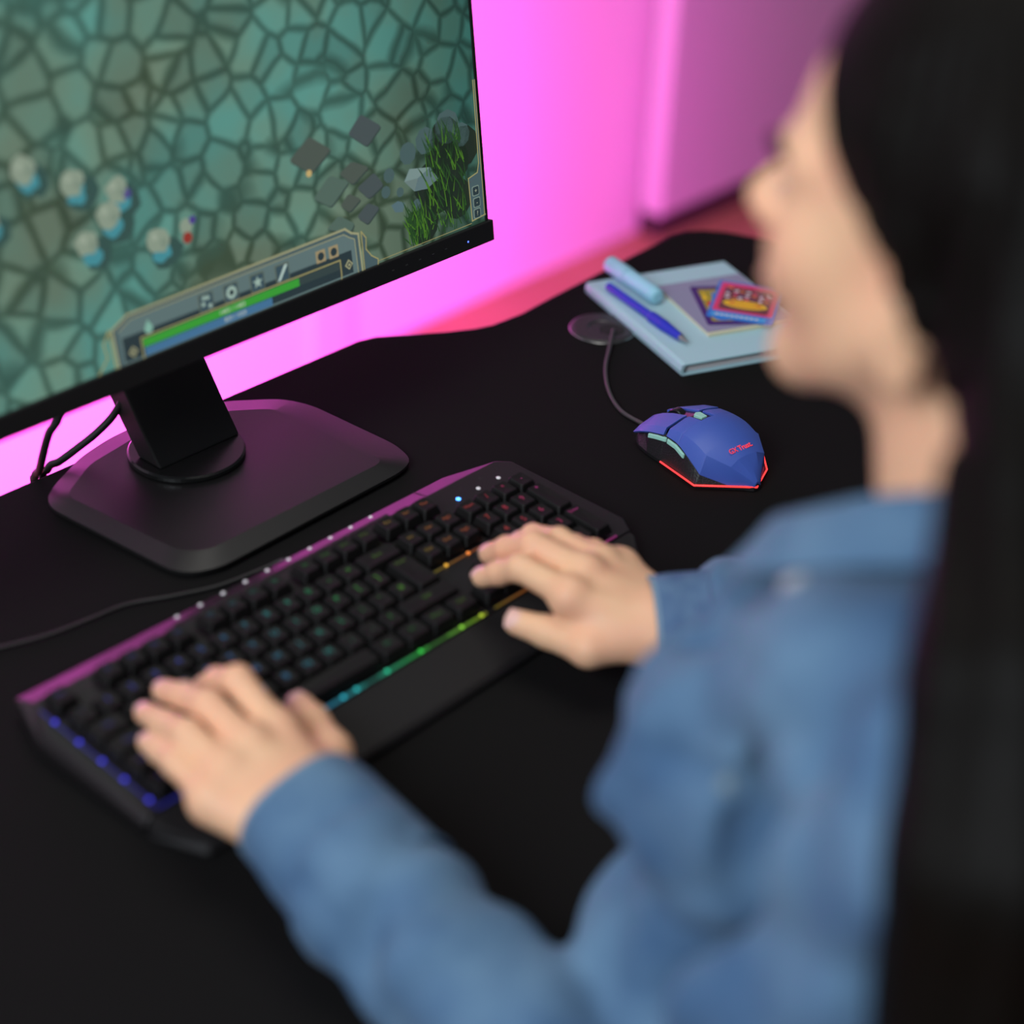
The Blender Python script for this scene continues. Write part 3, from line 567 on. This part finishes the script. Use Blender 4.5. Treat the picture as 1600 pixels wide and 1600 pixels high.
def card(name, loc_, dirv, w_, h_, label, build):
    e = empty(name, loc_, (0, 0, dirv)); tag(e, label, 'card', 'trading cards on the notepad'); build(e, w_, h_); return e
def cardmat(n, c): return mat('card_' + n, c, .25)
CM = dict(purple=cardmat('purple', (.06, .02, .16)), blue=cardmat('blue', (.03, .18, .62)), sky=cardmat('sky', (.08, .38, .75)), pink=cardmat('pink', (.70, .05, .16)), yellow=cardmat('yellow', (.80, .50, .02)), white=cardmat('white', (.7, .6, .65)), orange=cardmat('orange', (.65, .16, .04)), brown=cardmat('brown', (.16, .05, .06)), olive=cardmat('olive', (.35, .28, .03)), red=cardmat('red', (.6, .03, .03)))
def rrect(w_, h_, r=.003, cx=0, cy=0): return round_poly([(cx - w_ / 2, cy - h_ / 2), (cx + w_ / 2, cy - h_ / 2), (cx + w_ / 2, cy + h_ / 2), (cx - w_ / 2, cy + h_ / 2)], r, 4)
def ell(cx, cy, a, b, n=20): return [(cx + a * math.cos(2 * math.pi * k / n), cy + b * math.sin(2 * math.pi * k / n)) for k in range(n)]
def c1(e, w_, h_):
    prism('card_stock', rrect(w_, h_), 0, .0004, CM['purple'], e); prism('picture', rrect(w_ - .012, h_ - .014, .002), .00041, .00048, CM['olive'], e)
    for k in range(5): prism('picture_flag', [(-.022 + k * .009, .012), (-.017 + k * .009, .012), (-.019 + k * .009, .030)], .0005, .00055, CM['blue' if k % 2 else 'yellow'], e)
    prism('picture_shape', ell(-.006, .002, .015, .008), .0005, .00056, CM['red'], e); prism('picture_shape', ell(.004, -.018, .018, .008), .0005, .00056, CM['yellow'], e); prism('picture_shape', ell(-.012, -.026, .008, .006), .0005, .00057, CM['blue'], e)
def c2(e, w_, h_):
    prism('card_stock', rrect(w_, h_), 0, .0004, CM['blue'], e); prism('picture', rrect(w_ - .006, h_ - .018, .002, 0, .006), .00041, .00048, CM['pink'], e); prism('picture_field', rrect(w_ - .016, h_ - .030, .004, 0, .004), .00049, .00052, CM['brown'], e)
    prism('picture_disc', ell(.0, -.006, .021, .0085), .00053, .0006, CM['yellow'], e)
    rq = random.Random(11)
    for k in range(22):
        x, y = -.019 + .0063 * (k % 7) + rq.uniform(-.001, .001), .006 + .0072 * (k // 7) + rq.uniform(-.001, .001)
        prism('picture_shape', [(x + rq.uniform(.0016, .0030) * math.cos(q * 1.05), y + rq.uniform(.0016, .0032) * math.sin(q * 1.05)) for q in range(6)], .00053, .0006, CM[('white', 'orange', 'white', 'pink', 'purple')[k % 5]], e)
    prism('picture_disc', ell(.0, -.005, .016, .005), .00061, .00066, CM['orange'], e); prism('picture_disc', ell(.0, -.005, .012, .0032), .00067, .0007, CM['yellow'], e)
    prism('title_bar', rrect(w_ - .012, .007, .001, -.002, -.033), .00053, .0006, CM['sky'], e)
    for k in range(9): prism('title_mark', rrect(.003, .0028, .0005, -.022 + k * .0046, -.033), .00061, .00065, CM['white'], e)
dv = Vector((-.64, -.77)); c1a = math.atan2(-dv.y, -dv.x) - math.pi / 2
card('trading_card', (.8085, .1780, .01600), c1a, .058, .080, 'purple bordered picture card lying half under the blue and pink card', c1)
cl2 = ((.8472 + .8003) / 2 - .001, (.2059 + .1299) / 2 + .001); cu = Vector((.029, -.0555)); c2a = math.atan2(cu.y, cu.x)
card('trading_card', (cl2[0], cl2[1], .01675), c2a, .0625, .0800, 'blue and pink picture card with a yellow oval, on top of the purple card', c2)
def rod(name, p0, p1, prof, m, parent, n=20):
    p0 = Vector(p0); d = Vector(p1) - p0; L_ = d.length; q = d.to_track_quat('Z', 'Y').to_matrix().to_4x4(); T_ = Matrix.Translation(p0) @ q
    return lathe(name, [(r, z * L_) for z, r in prof], m, parent, n=n, T=T_)
pn = empty('pen', (.7564, .281, .0163)); tag(pn, 'royal blue ballpoint pen with cap lying on the left of the pale blue notebook', 'pen')
p1 = Vector((.7200, .1590, .0163)) - pn.location; pp = lambda t: tuple(p1 * t)
rod('barrel', pp(0), pp(.55), [(0, .0028), (.02, .0040), (1, .0040)], M['pen'], pn); rod('grip', pp(.55), pp(.93), [(0, .0040), (.05, .0052), (.45, .0054), (1, .0034)], M['pen'], pn); rod('tip', pp(.93), pp(1.02), [(0, .0030), (.6, .0015), (1, .0005)], M['pencap'], pn)
mk = empty('marker_pen', (.7877, .306, .0208)); tag(mk, 'thick pastel blue marker lying across the back corner of the pale blue notebook', 'marker')
p2 = Vector((.7640, .2270, .0208)) - mk.location; pq = lambda t: tuple(p2 * t)
rod('cap', pq(0), pq(.40), [(0, .0060), (.06, .0082), (1, .0084)], M['marker'], mk, 28); rod('barrel', pq(.405), pq(1.0), [(0, .0080), (.85, .0082), (.97, .0070), (1, .0050)], M['marker'], mk, 28)

# ------------------------------------------------------------------ SDF tools (surface nets)
def smin(a, b, k):
    h = np.clip(.5 + .5 * (b - a) / k, 0, 1); return b * (1 - h) + a * h - k * h * (1 - h)
def smax(a, b, k): return -smin(-a, -b, k)
def cone(P, a, b, ra, rb):
    a = np.array(a, np.float32); b = np.array(b, np.float32); ab = b - a; L2 = float(ab @ ab) + 1e-12
    t = np.clip((P - a) @ ab / L2, 0, 1); return np.linalg.norm(P - a - t[:, None] * ab, axis=1) - (ra + (rb - ra) * t)
def ellip(P, c_, r, Rm=None):
    q = P - np.array(c_, np.float32)
    if Rm is not None: q = q @ Rm
    r = np.array(r, np.float32); k0 = np.linalg.norm(q / r, axis=1); k1 = np.linalg.norm(q / (r * r), axis=1) + 1e-9
    return k0 * (k0 - 1) / k1
def chain(P, pts, rs, k=.004):
    d = None
    for i in range(len(pts) - 1):
        e = cone(P, pts[i], pts[i + 1], rs[i], rs[i + 1]); d = e if d is None else smin(d, e, k)
    return d
def sdf_mesh(name, fn, lo_, hi_, h, m, parent=None, lip=.02):
    lo_ = np.array(lo_, np.float32); n = np.ceil((np.array(hi_) - lo_) / h).astype(int) + 1; B_ = 12; nb_ = -(-n // B_); n = nb_ * B_
    D = np.full(tuple(n), 1.0, np.float32); g = np.arange(B_, dtype=np.float32)
    off = np.stack(np.meshgrid(g, g, g, indexing='ij'), -1).reshape(-1, 3) * h; rad = B_ * h * .87
    cs = np.stack(np.meshgrid(*[np.arange(q) for q in nb_], indexing='ij'), -1).reshape(-1, 3)
    cen = lo_ + (cs + .5) * B_ * h - h * .5
    dc_ = np.concatenate([fn(c_.astype(np.float32)) for c_ in np.array_split(cen, max(1, len(cen) // 20000))])
    for c_, d in zip(cs, dc_):
        i, j, k = c_ * B_
        if abs(d) > rad * 1.15 + lip: D[i:i + B_, j:j + B_, k:k + B_] = d; continue
        D[i:i + B_, j:j + B_, k:k + B_] = fn((lo_ + c_ * B_ * h + off).astype(np.float32)).reshape(B_, B_, B_)
    I = (D < 0); c8 = np.zeros(tuple(np.array(D.shape) - 1), np.uint8); S = [(a, b, c_) for a in (0, 1) for b in (0, 1) for c_ in (0, 1)]
    for a, b, c_ in S: c8 += I[a:a + c8.shape[0], b:b + c8.shape[1], c_:c_ + c8.shape[2]]
    act = np.argwhere((c8 > 0) & (c8 < 8)); V = np.zeros((len(act), 3)); cnt = np.zeros(len(act))
    val = {s: D[act[:, 0] + s[0], act[:, 1] + s[1], act[:, 2] + s[2]] for s in S}
    for s in S:
        for ax in range(3):
            if s[ax]: continue
            t_ = list(s); t_[ax] = 1; t_ = tuple(t_); a, b = val[s], val[t_]; q = (a < 0) != (b < 0)
            f = np.where(q, a / np.where(q, a - b, 1), 0); p = np.array(s, float) + np.zeros((len(act), 3)); p[:, ax] += f
            V += p * q[:, None]; cnt += q
    V = (V / cnt[:, None] + act) * h + lo_; idx = np.full(c8.shape, -1, np.int64); idx[tuple(act.T)] = np.arange(len(act)); F = []
    for ax in range(3):
        sl0 = [slice(1, -1)] * 3; sl1 = [slice(1, -1)] * 3; sl0[ax] = slice(0, -1); sl1[ax] = slice(1, None)
        a = I[tuple(sl0)]; b = I[tuple(sl1)]; e = np.argwhere(a != b)
        o = np.array([1, 1, 1]); o[ax] = 0; e = e + o; u_, v_ = (ax + 1) % 3, (ax + 2) % 3
        du = np.zeros(3, int); du[u_] = 1; dv_ = np.zeros(3, int); dv_[v_] = 1
        q = np.stack([idx[tuple((e - du - dv_).T)], idx[tuple((e - dv_).T)], idx[tuple(e.T)], idx[tuple((e - du).T)]], 1)
        fl = I[tuple(e.T)]; q[~fl] = q[~fl][:, ::-1]; F.append(q)
    F = np.concatenate(F); F = F[(F >= 0).all(1)]
    me = bpy.data.meshes.new(name); me.vertices.add(len(V)); me.vertices.foreach_set('co', V.astype(np.float32).ravel()); me.loops.add(len(F) * 4); me.loops.foreach_set('vertex_index', F.astype(np.int32).ravel())
    me.polygons.add(len(F)); me.polygons.foreach_set('loop_start', np.arange(0, len(F) * 4, 4, dtype=np.int32)); me.update(calc_edges=True); me.validate()
    o = link(name, me, m, parent, smooth=True); return o

# ------------------------------------------------------------------ person
HP = np.array((.2054, -.3621, .4432)); HR = np.array((Matrix.Rotation(R(7.5), 3, 'Z') @ Matrix.Rotation(R(-2), 3, 'X') @ Matrix.Rotation(R(4.7), 3, 'Y')), np.float32)
def head(P):
    Q = (P - HP.astype(np.float32)) @ HR; X = Q.copy(); X[:, 0] = np.abs(X[:, 0])
    d = ellip(Q, (0, -.012, .050), (.076, .094, .084)); d = smin(d, ellip(Q, (0, .030, .000), (.060, .062, .082)), .03)
    d = smin(d, cone(X, (.056, .006, -.030), (.012, .070, -.068), .016, .017), .022); d = smin(d, ellip(Q, (0, .072, -.070), (.020, .017, .016)), .015)
    d = smin(d, ellip(X, (.036, .058, -.012), (.024, .024, .024)), .02)              # cheeks
    d = smin(d, cone(X, (.012, .088, .030), (.050, .066, .030), .008, .006), .012)    # brow
    d = smax(d, -ellip(X, (.031, .094, .012), (.014, .012, .009)), .008)               # sockets
    d = smin(d, ellip(X, (.031, .073, .012), (.0135, .0135, .011)), .003)
    d = smin(d, cone(Q, (0, .088, .022), (0, .107, -.003), .007, .010), .009); d = smin(d, ellip(X, (.010, .098, -.008), (.007, .009, .007)), .005)
    d = smin(d, ellip(Q, (0, .086, -.034), (.024, .013, .013)), .012); d = smin(d, ellip(Q, (0, .093, -.0355), (.020, .0075, .0045)), .004); d = smin(d, ellip(Q, (0, .090, -.0455), (.017, .0080, .0050)), .004)
    # ears
    e = ellip(X, (.075, -.008, -.002), (.0075, .017, .030), np.array(Matrix.Rotation(R(-18), 3, 'Z') @ Matrix.Rotation(R(12), 3, 'X'), np.float32)); e = smin(e, ellip(X, (.072, .000, -.038), (.0070, .0105, .013)), .006)
    e = smax(e, -ellip(X, (.083, -.004, .002), (.007, .009, .014)), .004); return smin(d, e, .006)
SH_L, SH_R = (.050, -.475, .268), (.340, -.415, .240); EL_L, EL_R = (.000, -.405, -.006), (.505, -.290, .050)
WR_L, WR_R = (.0270, -.1130, .0500), (.3300, -.1250, .0440)
LH = dict(index=[(.0560, -.0440, .066), (.0597, -.0052, .080), (.0674, .0237, .060), (.0712, .0433, .0420)], middle=[(.0330, -.0470, .069), (.0348, -.0070, .0760), (.0422, .0247, .0610), (.0489, .0548, .0450)],
          ring=[(.0120, -.0510, .065), (.0125, -.0145, .0710), (.0198, .0173, .0570), (.0276, .0465, .0440)], pinky=[(-.0045, -.0560, .058), (-.0022, -.0218, .0620), (.0051, .0025, .0520), (.0112, .0238, .0430)],
          thumb=[(.0520, -.0950, .046), (.0830, -.0620, .044), (.0944, -.0324, .044), (.1016, -.0143, .042)])
RHd = dict(index=[(.2870, -.0760, .068), (.2850, -.0329, .0700), (.2848, -.0143, .0570), (.2832, .0003, .0470)], middle=[(.3110, -.0680, .071), (.3039, -.0267, .0770), (.3047, -.0024, .0620), (.3067, .0157, .0480)],
           ring=[(.3330, -.0640, .066), (.3310, -.0270, .0680), (.3360, .0010, .0570), (.3375, .0160, .0440)], pinky=[(.3500, -.0680, .058), (.3530, -.0410, .0560), (.3570, -.0200, .0500), (.3600, -.0060, .0440)],
           thumb=[(.3040, -.1290, .044), (.2790, -.1010, .042), (.2750, -.0680, .040), (.2684, -.0465, .040)])
FR = dict(index=(.0105, .0094, .0084, .0074), middle=(.0106, .0096, .0085, .0075), ring=(.0102, .0092, .0081, .0071), pinky=(.0094, .0082, .0073, .0064), thumb=(.0140, .0124, .0110, .0090))
def hand(P, Hd, wr_, el):
    w_ = np.array(wr_); e = np.array(el); fd = (e - w_) / np.linalg.norm(e - w_); d = cone(P, w_ - fd * .004, w_ + fd * .10, .0235, .0300)
    side = np.array(Hd['index'][0]) - np.array(Hd['pinky'][0]); side /= np.linalg.norm(side)
    for f, o_, r0 in (('index', .013, .0175), ('middle', .004, .0175), ('ring', -.005, .017), ('pinky', -.013, .016)):
        b = np.array(Hd[f][0]) - np.array((0, 0, .0035)); d = smin(d, cone(P, w_ + side * o_, b, r0 + .001, .0135), .012)
    d = smin(d, cone(P, w_ + side * .010, Hd['thumb'][1], .016, .0135), .012)
    fs = None
    for f in ('index', 'middle', 'ring', 'pinky'):
        c_ = chain(P, Hd[f], FR[f], .003)
        for j, kr in ((1, .0006), (2, .0004)): c_ = smin(c_, np.linalg.norm(P - np.array(Hd[f][j], np.float32), axis=1) - FR[f][j] - kr, .002)
        fs = c_ if fs is None else smin(fs, c_, .0012)
    d = smin(d, fs, .006); d = smin(d, chain(P, Hd['thumb'][1:], FR['thumb'][1:], .004), .005)
    for f in ('index', 'middle', 'ring', 'pinky'): d = smin(d, np.linalg.norm(P - np.array(Hd[f][0], np.float32), axis=1) - .0106, .010)
    return d
def far(P, c_, r): return np.linalg.norm(P - np.array(c_, np.float32), axis=1) - r
def body(P):
    n = len(P); d = np.full(n, 1.0, np.float32); cm = P.mean(0); sp_ = np.abs(P - cm).max()
    def use(c_, r): return sp_ > .1 or np.linalg.norm(cm - np.array(c_)) < r + .06
    parts = []
    if use((.2, -.35, .45), .17): parts.append((head(P), .02))
    parts.append((cone(P, (.200, -.400, .290), (.205, -.372, .400), .052, .050), .02))
    parts.append((smin(cone(P, (.140, -.345, .13), (.260, -.345, .13), .070, .070), smin(cone(P, (.10, -.40, .258), (.28, -.40, .225), .043, .038), cone(P, (.16, -.40, -.1), (.24, -.40, -.1), .06, .06), .03), .03), .03))
    for s, e, w_ in ((SH_L, EL_L, WR_L), (SH_R, EL_R, WR_R)): parts.append((chain(P, [s, e, w_], [.032, .029, .026], .01), .02))
    if use((.04, -.04, .05), .13): parts.append((hand(P, LH, WR_L, EL_L), .01))
    if use((.31, -.06, .05), .13): parts.append((hand(P, RHd, WR_R, EL_R), .01))
    for q, k in parts: d = smin(d, q, k)
    return d
pr_ = sdf_mesh('person', body, (-.12, -.56, -.24), (.58, .085, .66), .0024, M['skin']); tag(pr_, 'person in a blue denim shirt with long black hair typing on the keyboard', 'person')
def hp(x, y, z): return Vector(HR @ np.array((x, y, z)) + HP)
for s in (-1, 1):
    ey = lathe('eye', [(.0001, -.0115), (.006, -.0098), (.0100, -.0055), (.0115, 0), (.0100, .0055), (.006, .0098), (.0001, .0115)], M['eyewhite'], pr_, n=20, T=Matrix.Translation(hp(.031 * s, .0755, .012)) @ Matrix(HR.tolist()).to_4x4() @ Matrix.Rotation(R(-90), 4, 'X'))
    lathe('iris', [(.0001, .0121), (.0045, .0112), (.0055, .0100)], M['iris'], ey, n=20, T=Matrix.Translation(hp(.031 * s, .0755, .012)) @ Matrix(HR.tolist()).to_4x4() @ Matrix.Rotation(R(-90), 4, 'X'))
def lips(P):
    Q = (P - HP.astype(np.float32)) @ HR; u = ellip(Q, (0, .0955, -.0358), (.0185, .0062, .0038)); l = ellip(Q, (0, .0925, -.0452), (.0160, .0068, .0046)); return smin(u, l, .0008)
sdf_mesh('lips', lips, HP + HR @ np.array((0, .09, -.04)) - .028, HP + HR @ np.array((0, .09, -.04)) + .028, .0012, M['lip'], pr_, lip=.002)
# finger nails
for Hd in (LH, RHd):
    for f in ('index', 'middle', 'ring', 'pinky', 'thumb'):
        a, b = Vector(Hd[f][2]), Vector(Hd[f][3]); d = (b - a).normalized(); up = Vector((0, 0, 1)); x = d.cross(up).normalized(); n = x.cross(d)
        if f == 'thumb': n = (n * .75 + x * (-.5)).normalized(); x = d.cross(n).normalized()
        r = FR[f][3]; c_ = b - d * .0015; vs = []; fs = []
        for i in range(5):
            for j in range(5):
                u = (j - 2) / 2 * .95; v = (i - 2) / 2; vs.append(c_ + d * v * r * .85 + x * math.sin(u) * r * .98 + n * (math.cos(u) * (r + .0004) - (max(v, 0) ** 2) * .0012))
        for i in range(4):
            for j in range(4): q = i * 5 + j; fs.append((q, q + 1, q + 6, q + 5))
        mesh('fingernail', vs, fs, M['nail'], pr_, smooth=True)

# shirt
rngw = np.random.default_rng(5)
WV = [(rngw.normal(size=3) * f, rngw.uniform(0, 6.28), a) for f, a in ((22, .0022), (30, .0024), (38, .0024), (55, .0020), (75, .0014), (26, .0022))]
RG = [(rngw.normal(size=3) * f, rngw.uniform(0, 6.28), a) for f, a in ((20, .0045), (28, .006), (34, .005))]
GROOVES = [([(.085, -.378, .256), (.069, -.386, .226), (.050, -.388, .200), (.035, -.39, .15)], [.010, .020, .024, .024]), ([(.060, -.327, .209), (.058, -.352, .214), (.054, -.376, .219)], [.005, .006, .006]),
           ([(.150, -.300, .262), (.125, -.320, .272), (.10, -.35, .285)], [.006, .008, .006]), ([(.115, -.292, .225), (.112, -.308, .240), (.108, -.33, .25)], [.005, .006, .004])]
def folds(P):
    d = np.zeros(len(P), np.float32)
    for v, ph, a in WV: d += a * np.sin(P @ v.astype(np.float32) + ph + 1.3 * np.sin(P @ (v[::-1] * .6).astype(np.float32)))
    return d
def shirt(P):
    t = cone(P, (.132, -.342, .168), (.265, -.340, .160), .088, .088); t = smin(t, cone(P, (.100, -.405, .262), (.290, -.405, .228), .058, .054), .05)
    t = smin(t, cone(P, (.112, -.338, .022), (.270, -.355, .015), .087, .086), .045); t = smin(t, cone(P, (.14, -.42, -.20), (.26, -.42, -.20), .11, .11), .06)
    t = smin(t, cone(P, (.200, -.405, .270), (.203, -.395, .295), .062, .056), .03)
    d = t
    for s, e, w_ in ((SH_L, EL_L, WR_L), (SH_R, EL_R, WR_R)):
        s_, e_, w2 = np.array(s), np.array(e), np.array(w_); f_ = e_ - w2; f_ /= np.linalg.norm(f_)
        a = chain(P, [s, s_ * .5 + e_ * .5, e, w2 + f_ * .04], [.050, .047, .048, .045], .02); d = smin(d, a, .012)
        d = d
    d = d + folds(P) - .001
    for e, w_ in ((EL_L, WR_L), (EL_R, WR_R)):
        e_, w2 = np.array(e), np.array(w_); f_ = (e_ - w2) / np.linalg.norm(e_ - w2); pl = -((P - (w2 + f_ * .030).astype(np.float32)) @ f_.astype(np.float32)); near = far(P, w_, .09)
        d = np.maximum(d, np.where(near < 0, pl, -1))
    rid = np.zeros(len(P), np.float32)
    for v, ph, a in RG: rid += a * (np.abs(np.sin(P @ v.astype(np.float32) + ph + 1.1 * np.sin(P @ (v[[1, 2, 0]] * .5).astype(np.float32)))) - .5)
    d = d - rid
    for pts, rs in GROOVES: d = smax(d, -chain(P, pts, rs, .004), .008)
    nk = cone(P, (.2, -.40, .30), (.206, -.355, .45), .056, .062); d = smax(d, -nk, .004)
    flo = .0005 - P[:, 2]; d = np.where((P[:, 1] > -.245), smax(d, flo, .004), d)
    return d
shirt_o = sdf_mesh('shirt', shirt, (-.14, -.56, -.30), (.62, -.05, .40), .0042, M['denim'], pr_)
# cuffs
for w_, e, lbl in ((WR_L, EL_L, 0), (WR_R, EL_R, 1)):
    w_, e = Vector(w_), Vector(e); f = (e - w_).normalized(); x = f.cross(Vector((0, 0, 1))).normalized(); y = x.cross(f)
    L0 = []; n = 40
    cs = (1.10, 1.0)[lbl]; c0 = (-.010, 0)[lbl]
    for s, r in ((-.008, .0325), (-.010, .0350), (-.008, .0375), (.004, .0385), (.025, .0395), (.050, .0415), (.060, .0425), (.061, .040), (.050, .0385), (.020, .0345), (-.004, .0320)):
        r *= cs; s += c0 * (s < .04)
        L0.append([w_ + f * s + x * math.cos(a) * (r + .0012 * math.sin(3 * a + s * 90)) * 1.04 + y * math.sin(a) * (r + .0012 * math.sin(4 * a)) * .92 for a in [2 * math.pi * k / n for k in range(n)]])
    vs = [p for l in L0 for p in l]; fs = []
    for i in range(len(L0)):
        for j in range(n): a, b = i * n + j, i * n + (j + 1) % n; i2 = ((i + 1) % len(L0)) * n; fs.append((a, b, i2 + (j + 1) % n, i2 + j))
    cf = mesh('cuff', vs, fs, M['denim2'] if lbl else M['denim'], pr_, smooth=True)
    sl_ = [[v + (v - w_ - f * ((v - w_).dot(f))).normalized() * .0005 for v in L0[i]] for i in (1, 2, 3)]
    loft('hem', [[p for p in l] for l in [[w_ + f * (ss + c0) + (q - w_ - f * ((q - w_).dot(f))) for q in L0[ii]] for ss, ii in ((-.0108, 1), (-.0105, 2), (-.0080, 2))]], M['seam'], cf, smooth=True, cap=False)
# collar : stand and folded leaf around the neck
cv = []; NA = 56
for i in range(NA + 1):
    a = R(-152 + 304 * i / NA); ca, sa = math.cos(a), math.sin(a)      # 0 = nape, opening at the front
    front = (1 - ca) / 2
    cx_, cy_ = .203 + .060 * sa, -.3690 - .0740 * ca
    rise = .304 + (.040 if ca > 0 else .052) * ca - .022 * sa; fl = 1 + .5 * front ** 4
    nx, ny = sa, -ca
    prof = [(0, -.020), (-.001, .006), (.002, .016), (.007, .017), (.013, .010), (.019, -.003), (.024 * fl, -.015 * fl)]
    cv.append([(cx_ + nx * o_, cy_ + ny * o_, rise + z) for o_, z in prof])
co = loft('collar', cv, M['denim'], pr_, smooth=True, cap=False, closed=False); sm_ = co.modifiers.new('solid', 'SOLIDIFY'); sm_.thickness = .003; sb = co.modifiers.new('sub', 'SUBSURF'); sb.levels = 1; sb.render_levels = 1
# hair
def hair(P):
    Q = (P - HP.astype(np.float32)) @ HR
    cap = ellip(Q, (0, -.022, .056), (.088, .104, .094)); X = Q.copy(); X[:, 0] = np.abs(X[:, 0])
    face = ellip(Q, (0, .092, -.010), (.072, .086, .092)); cap = smax(cap, -face, .012)
    d = cap
    d = smin(d, chain(X, [(.066, .018, .060), (.076, .002, .022), (.080, -.012, -.004), (.070, -.044, -.040)], [.016, .015, .013, .014]), .015)
    for pts, rs in (([(.148, -.410, .50), (.134, -.438, .445), (.094, -.462, .400), (.046, -.490, .350), (.014, -.515, .295), (.002, -.530, .18), (.01, -.53, .0)], [.036, .032, .034, .042, .045, .044, .030]),
                    ([(.17, -.43, .48), (.14, -.465, .40), (.10, -.50, .32), (.08, -.52, .20), (.08, -.52, .05), (.08, -.52, -.08)], [.05, .05, .052, .05, .05, .04]),
                    ([(.20, -.43, .48), (.19, -.46, .38), (.17, -.495, .26), (.15, -.51, .10), (.14, -.51, -.08)], [.06, .055, .055, .055, .04]),
                    ([(.265, -.41, .50), (.275, -.43, .42), (.28, -.47, .32), (.26, -.50, .20), (.25, -.51, .05), (.24, -.51, -.08)], [.036, .038, .045, .05, .05, .035])):
        d = smin(d, chain(P, pts, rs, .01), .025)
    d = smax(d, -(ellip(X, (.080, .008, -.048), (.026, .026, .024))), .010)
    ang = np.arctan2(Q[:, 0], -Q[:, 1] + .02); fd = np.clip((.045 - Q[:, 1]) / .05, .08, 1); return d + fd * (.0016 * np.sin(ang * 46 + 8 * Q[:, 2]) + .0012 * np.sin(ang * 83 - 13 * Q[:, 2] + 1))
sdf_mesh('hair', hair, (-.06, -.62, -.14), (.36, -.24, .66), .0038, M['hair'], pr_)
for s in (-1, 1):
    tube('eyebrow', [hp(.014 * s, .0965, .030), hp(.030 * s, .0935, .0345), hp(.048 * s, .0790, .031)], .0022, M['hair'], pr_, n=6)
# shirt details: snap button, placket, pocket
def onshirt(p, dirv, step=.0015, n=120):
    p = np.array(p, np.float32); d = np.array(dirv, np.float32); d /= np.linalg.norm(d)
    for k in range(n):
        v = float(shirt(p[None])[0]) if True else 0
        if v < .0005: break
        p = p + d * max(v * .8, .0003)
    return Vector([float(q) for q in p])
cpos = np.array((-.5243, -.7266, .7867)); e_ = .004
for tgt, bs in (((.1650, -.3160, .2550), 1), ((.0640, -.3560, .2080), .7)):
    tgt = np.array(tgt); nd = tgt - cpos; nd /= np.linalg.norm(nd); bp = onshirt(tgt - nd * .22, nd, n=300)
    gr_ = Vector([float(shirt(np.array([np.array(bp) + dlt], np.float32))[0] - shirt(np.array([np.array(bp) - dlt], np.float32))[0]) for dlt in (np.array((e_, 0, 0)), np.array((0, e_, 0)), np.array((0, 0, e_)))]).normalized()
    lathe('snap_button', [(.0060 * bs, -.003), (.0064 * bs, .0012), (.0050 * bs, .0024), (.0001, .0030)], M['snap'] if bs == 1 else mat('snap_dull', (.16, .22, .25), .5), pr_, n=24, T=Matrix.Translation(bp) @ gr_.to_track_quat('Z', 'Y').to_matrix().to_4x4())
# jeans and stool below the desk
def jeans(P):
    d = cone(P, (.13, -.44, -.30), (.27, -.44, -.30), .115, .115)
    for x0, x1 in ((.12, .08), (.28, .34)): d = smin(d, chain(P, [(x0, -.42, -.31), (x1, .02, -.27), (x1, .0, -.66)], [.085, .065, .05], .03), .03); d = smin(d, cone(P, (x1, .0, -.70), (x1, .12, -.705), .035, .028), .01)
    return np.maximum(d, -.729 - P[:, 2])
sdf_mesh('jeans', jeans, (-.08, -.60, -.735), (.48, .18, -.16), .008, M['jeans'], pr_)
st = empty('stool', (.20, -.45, -.73)); tag(st, 'round black padded stool the person is sitting on', 'stool')
lathe('seat', [(.17, .27), (.19, .285), (.19, .312), (.17, .325)], M['stoolm'], st); lathe('column', [(.03, .02), (.03, .269)], M['steel'], st, n=24); lathe('foot', [(.20, 0), (.20, .008), (.04, .0195)], M['steel'], st)
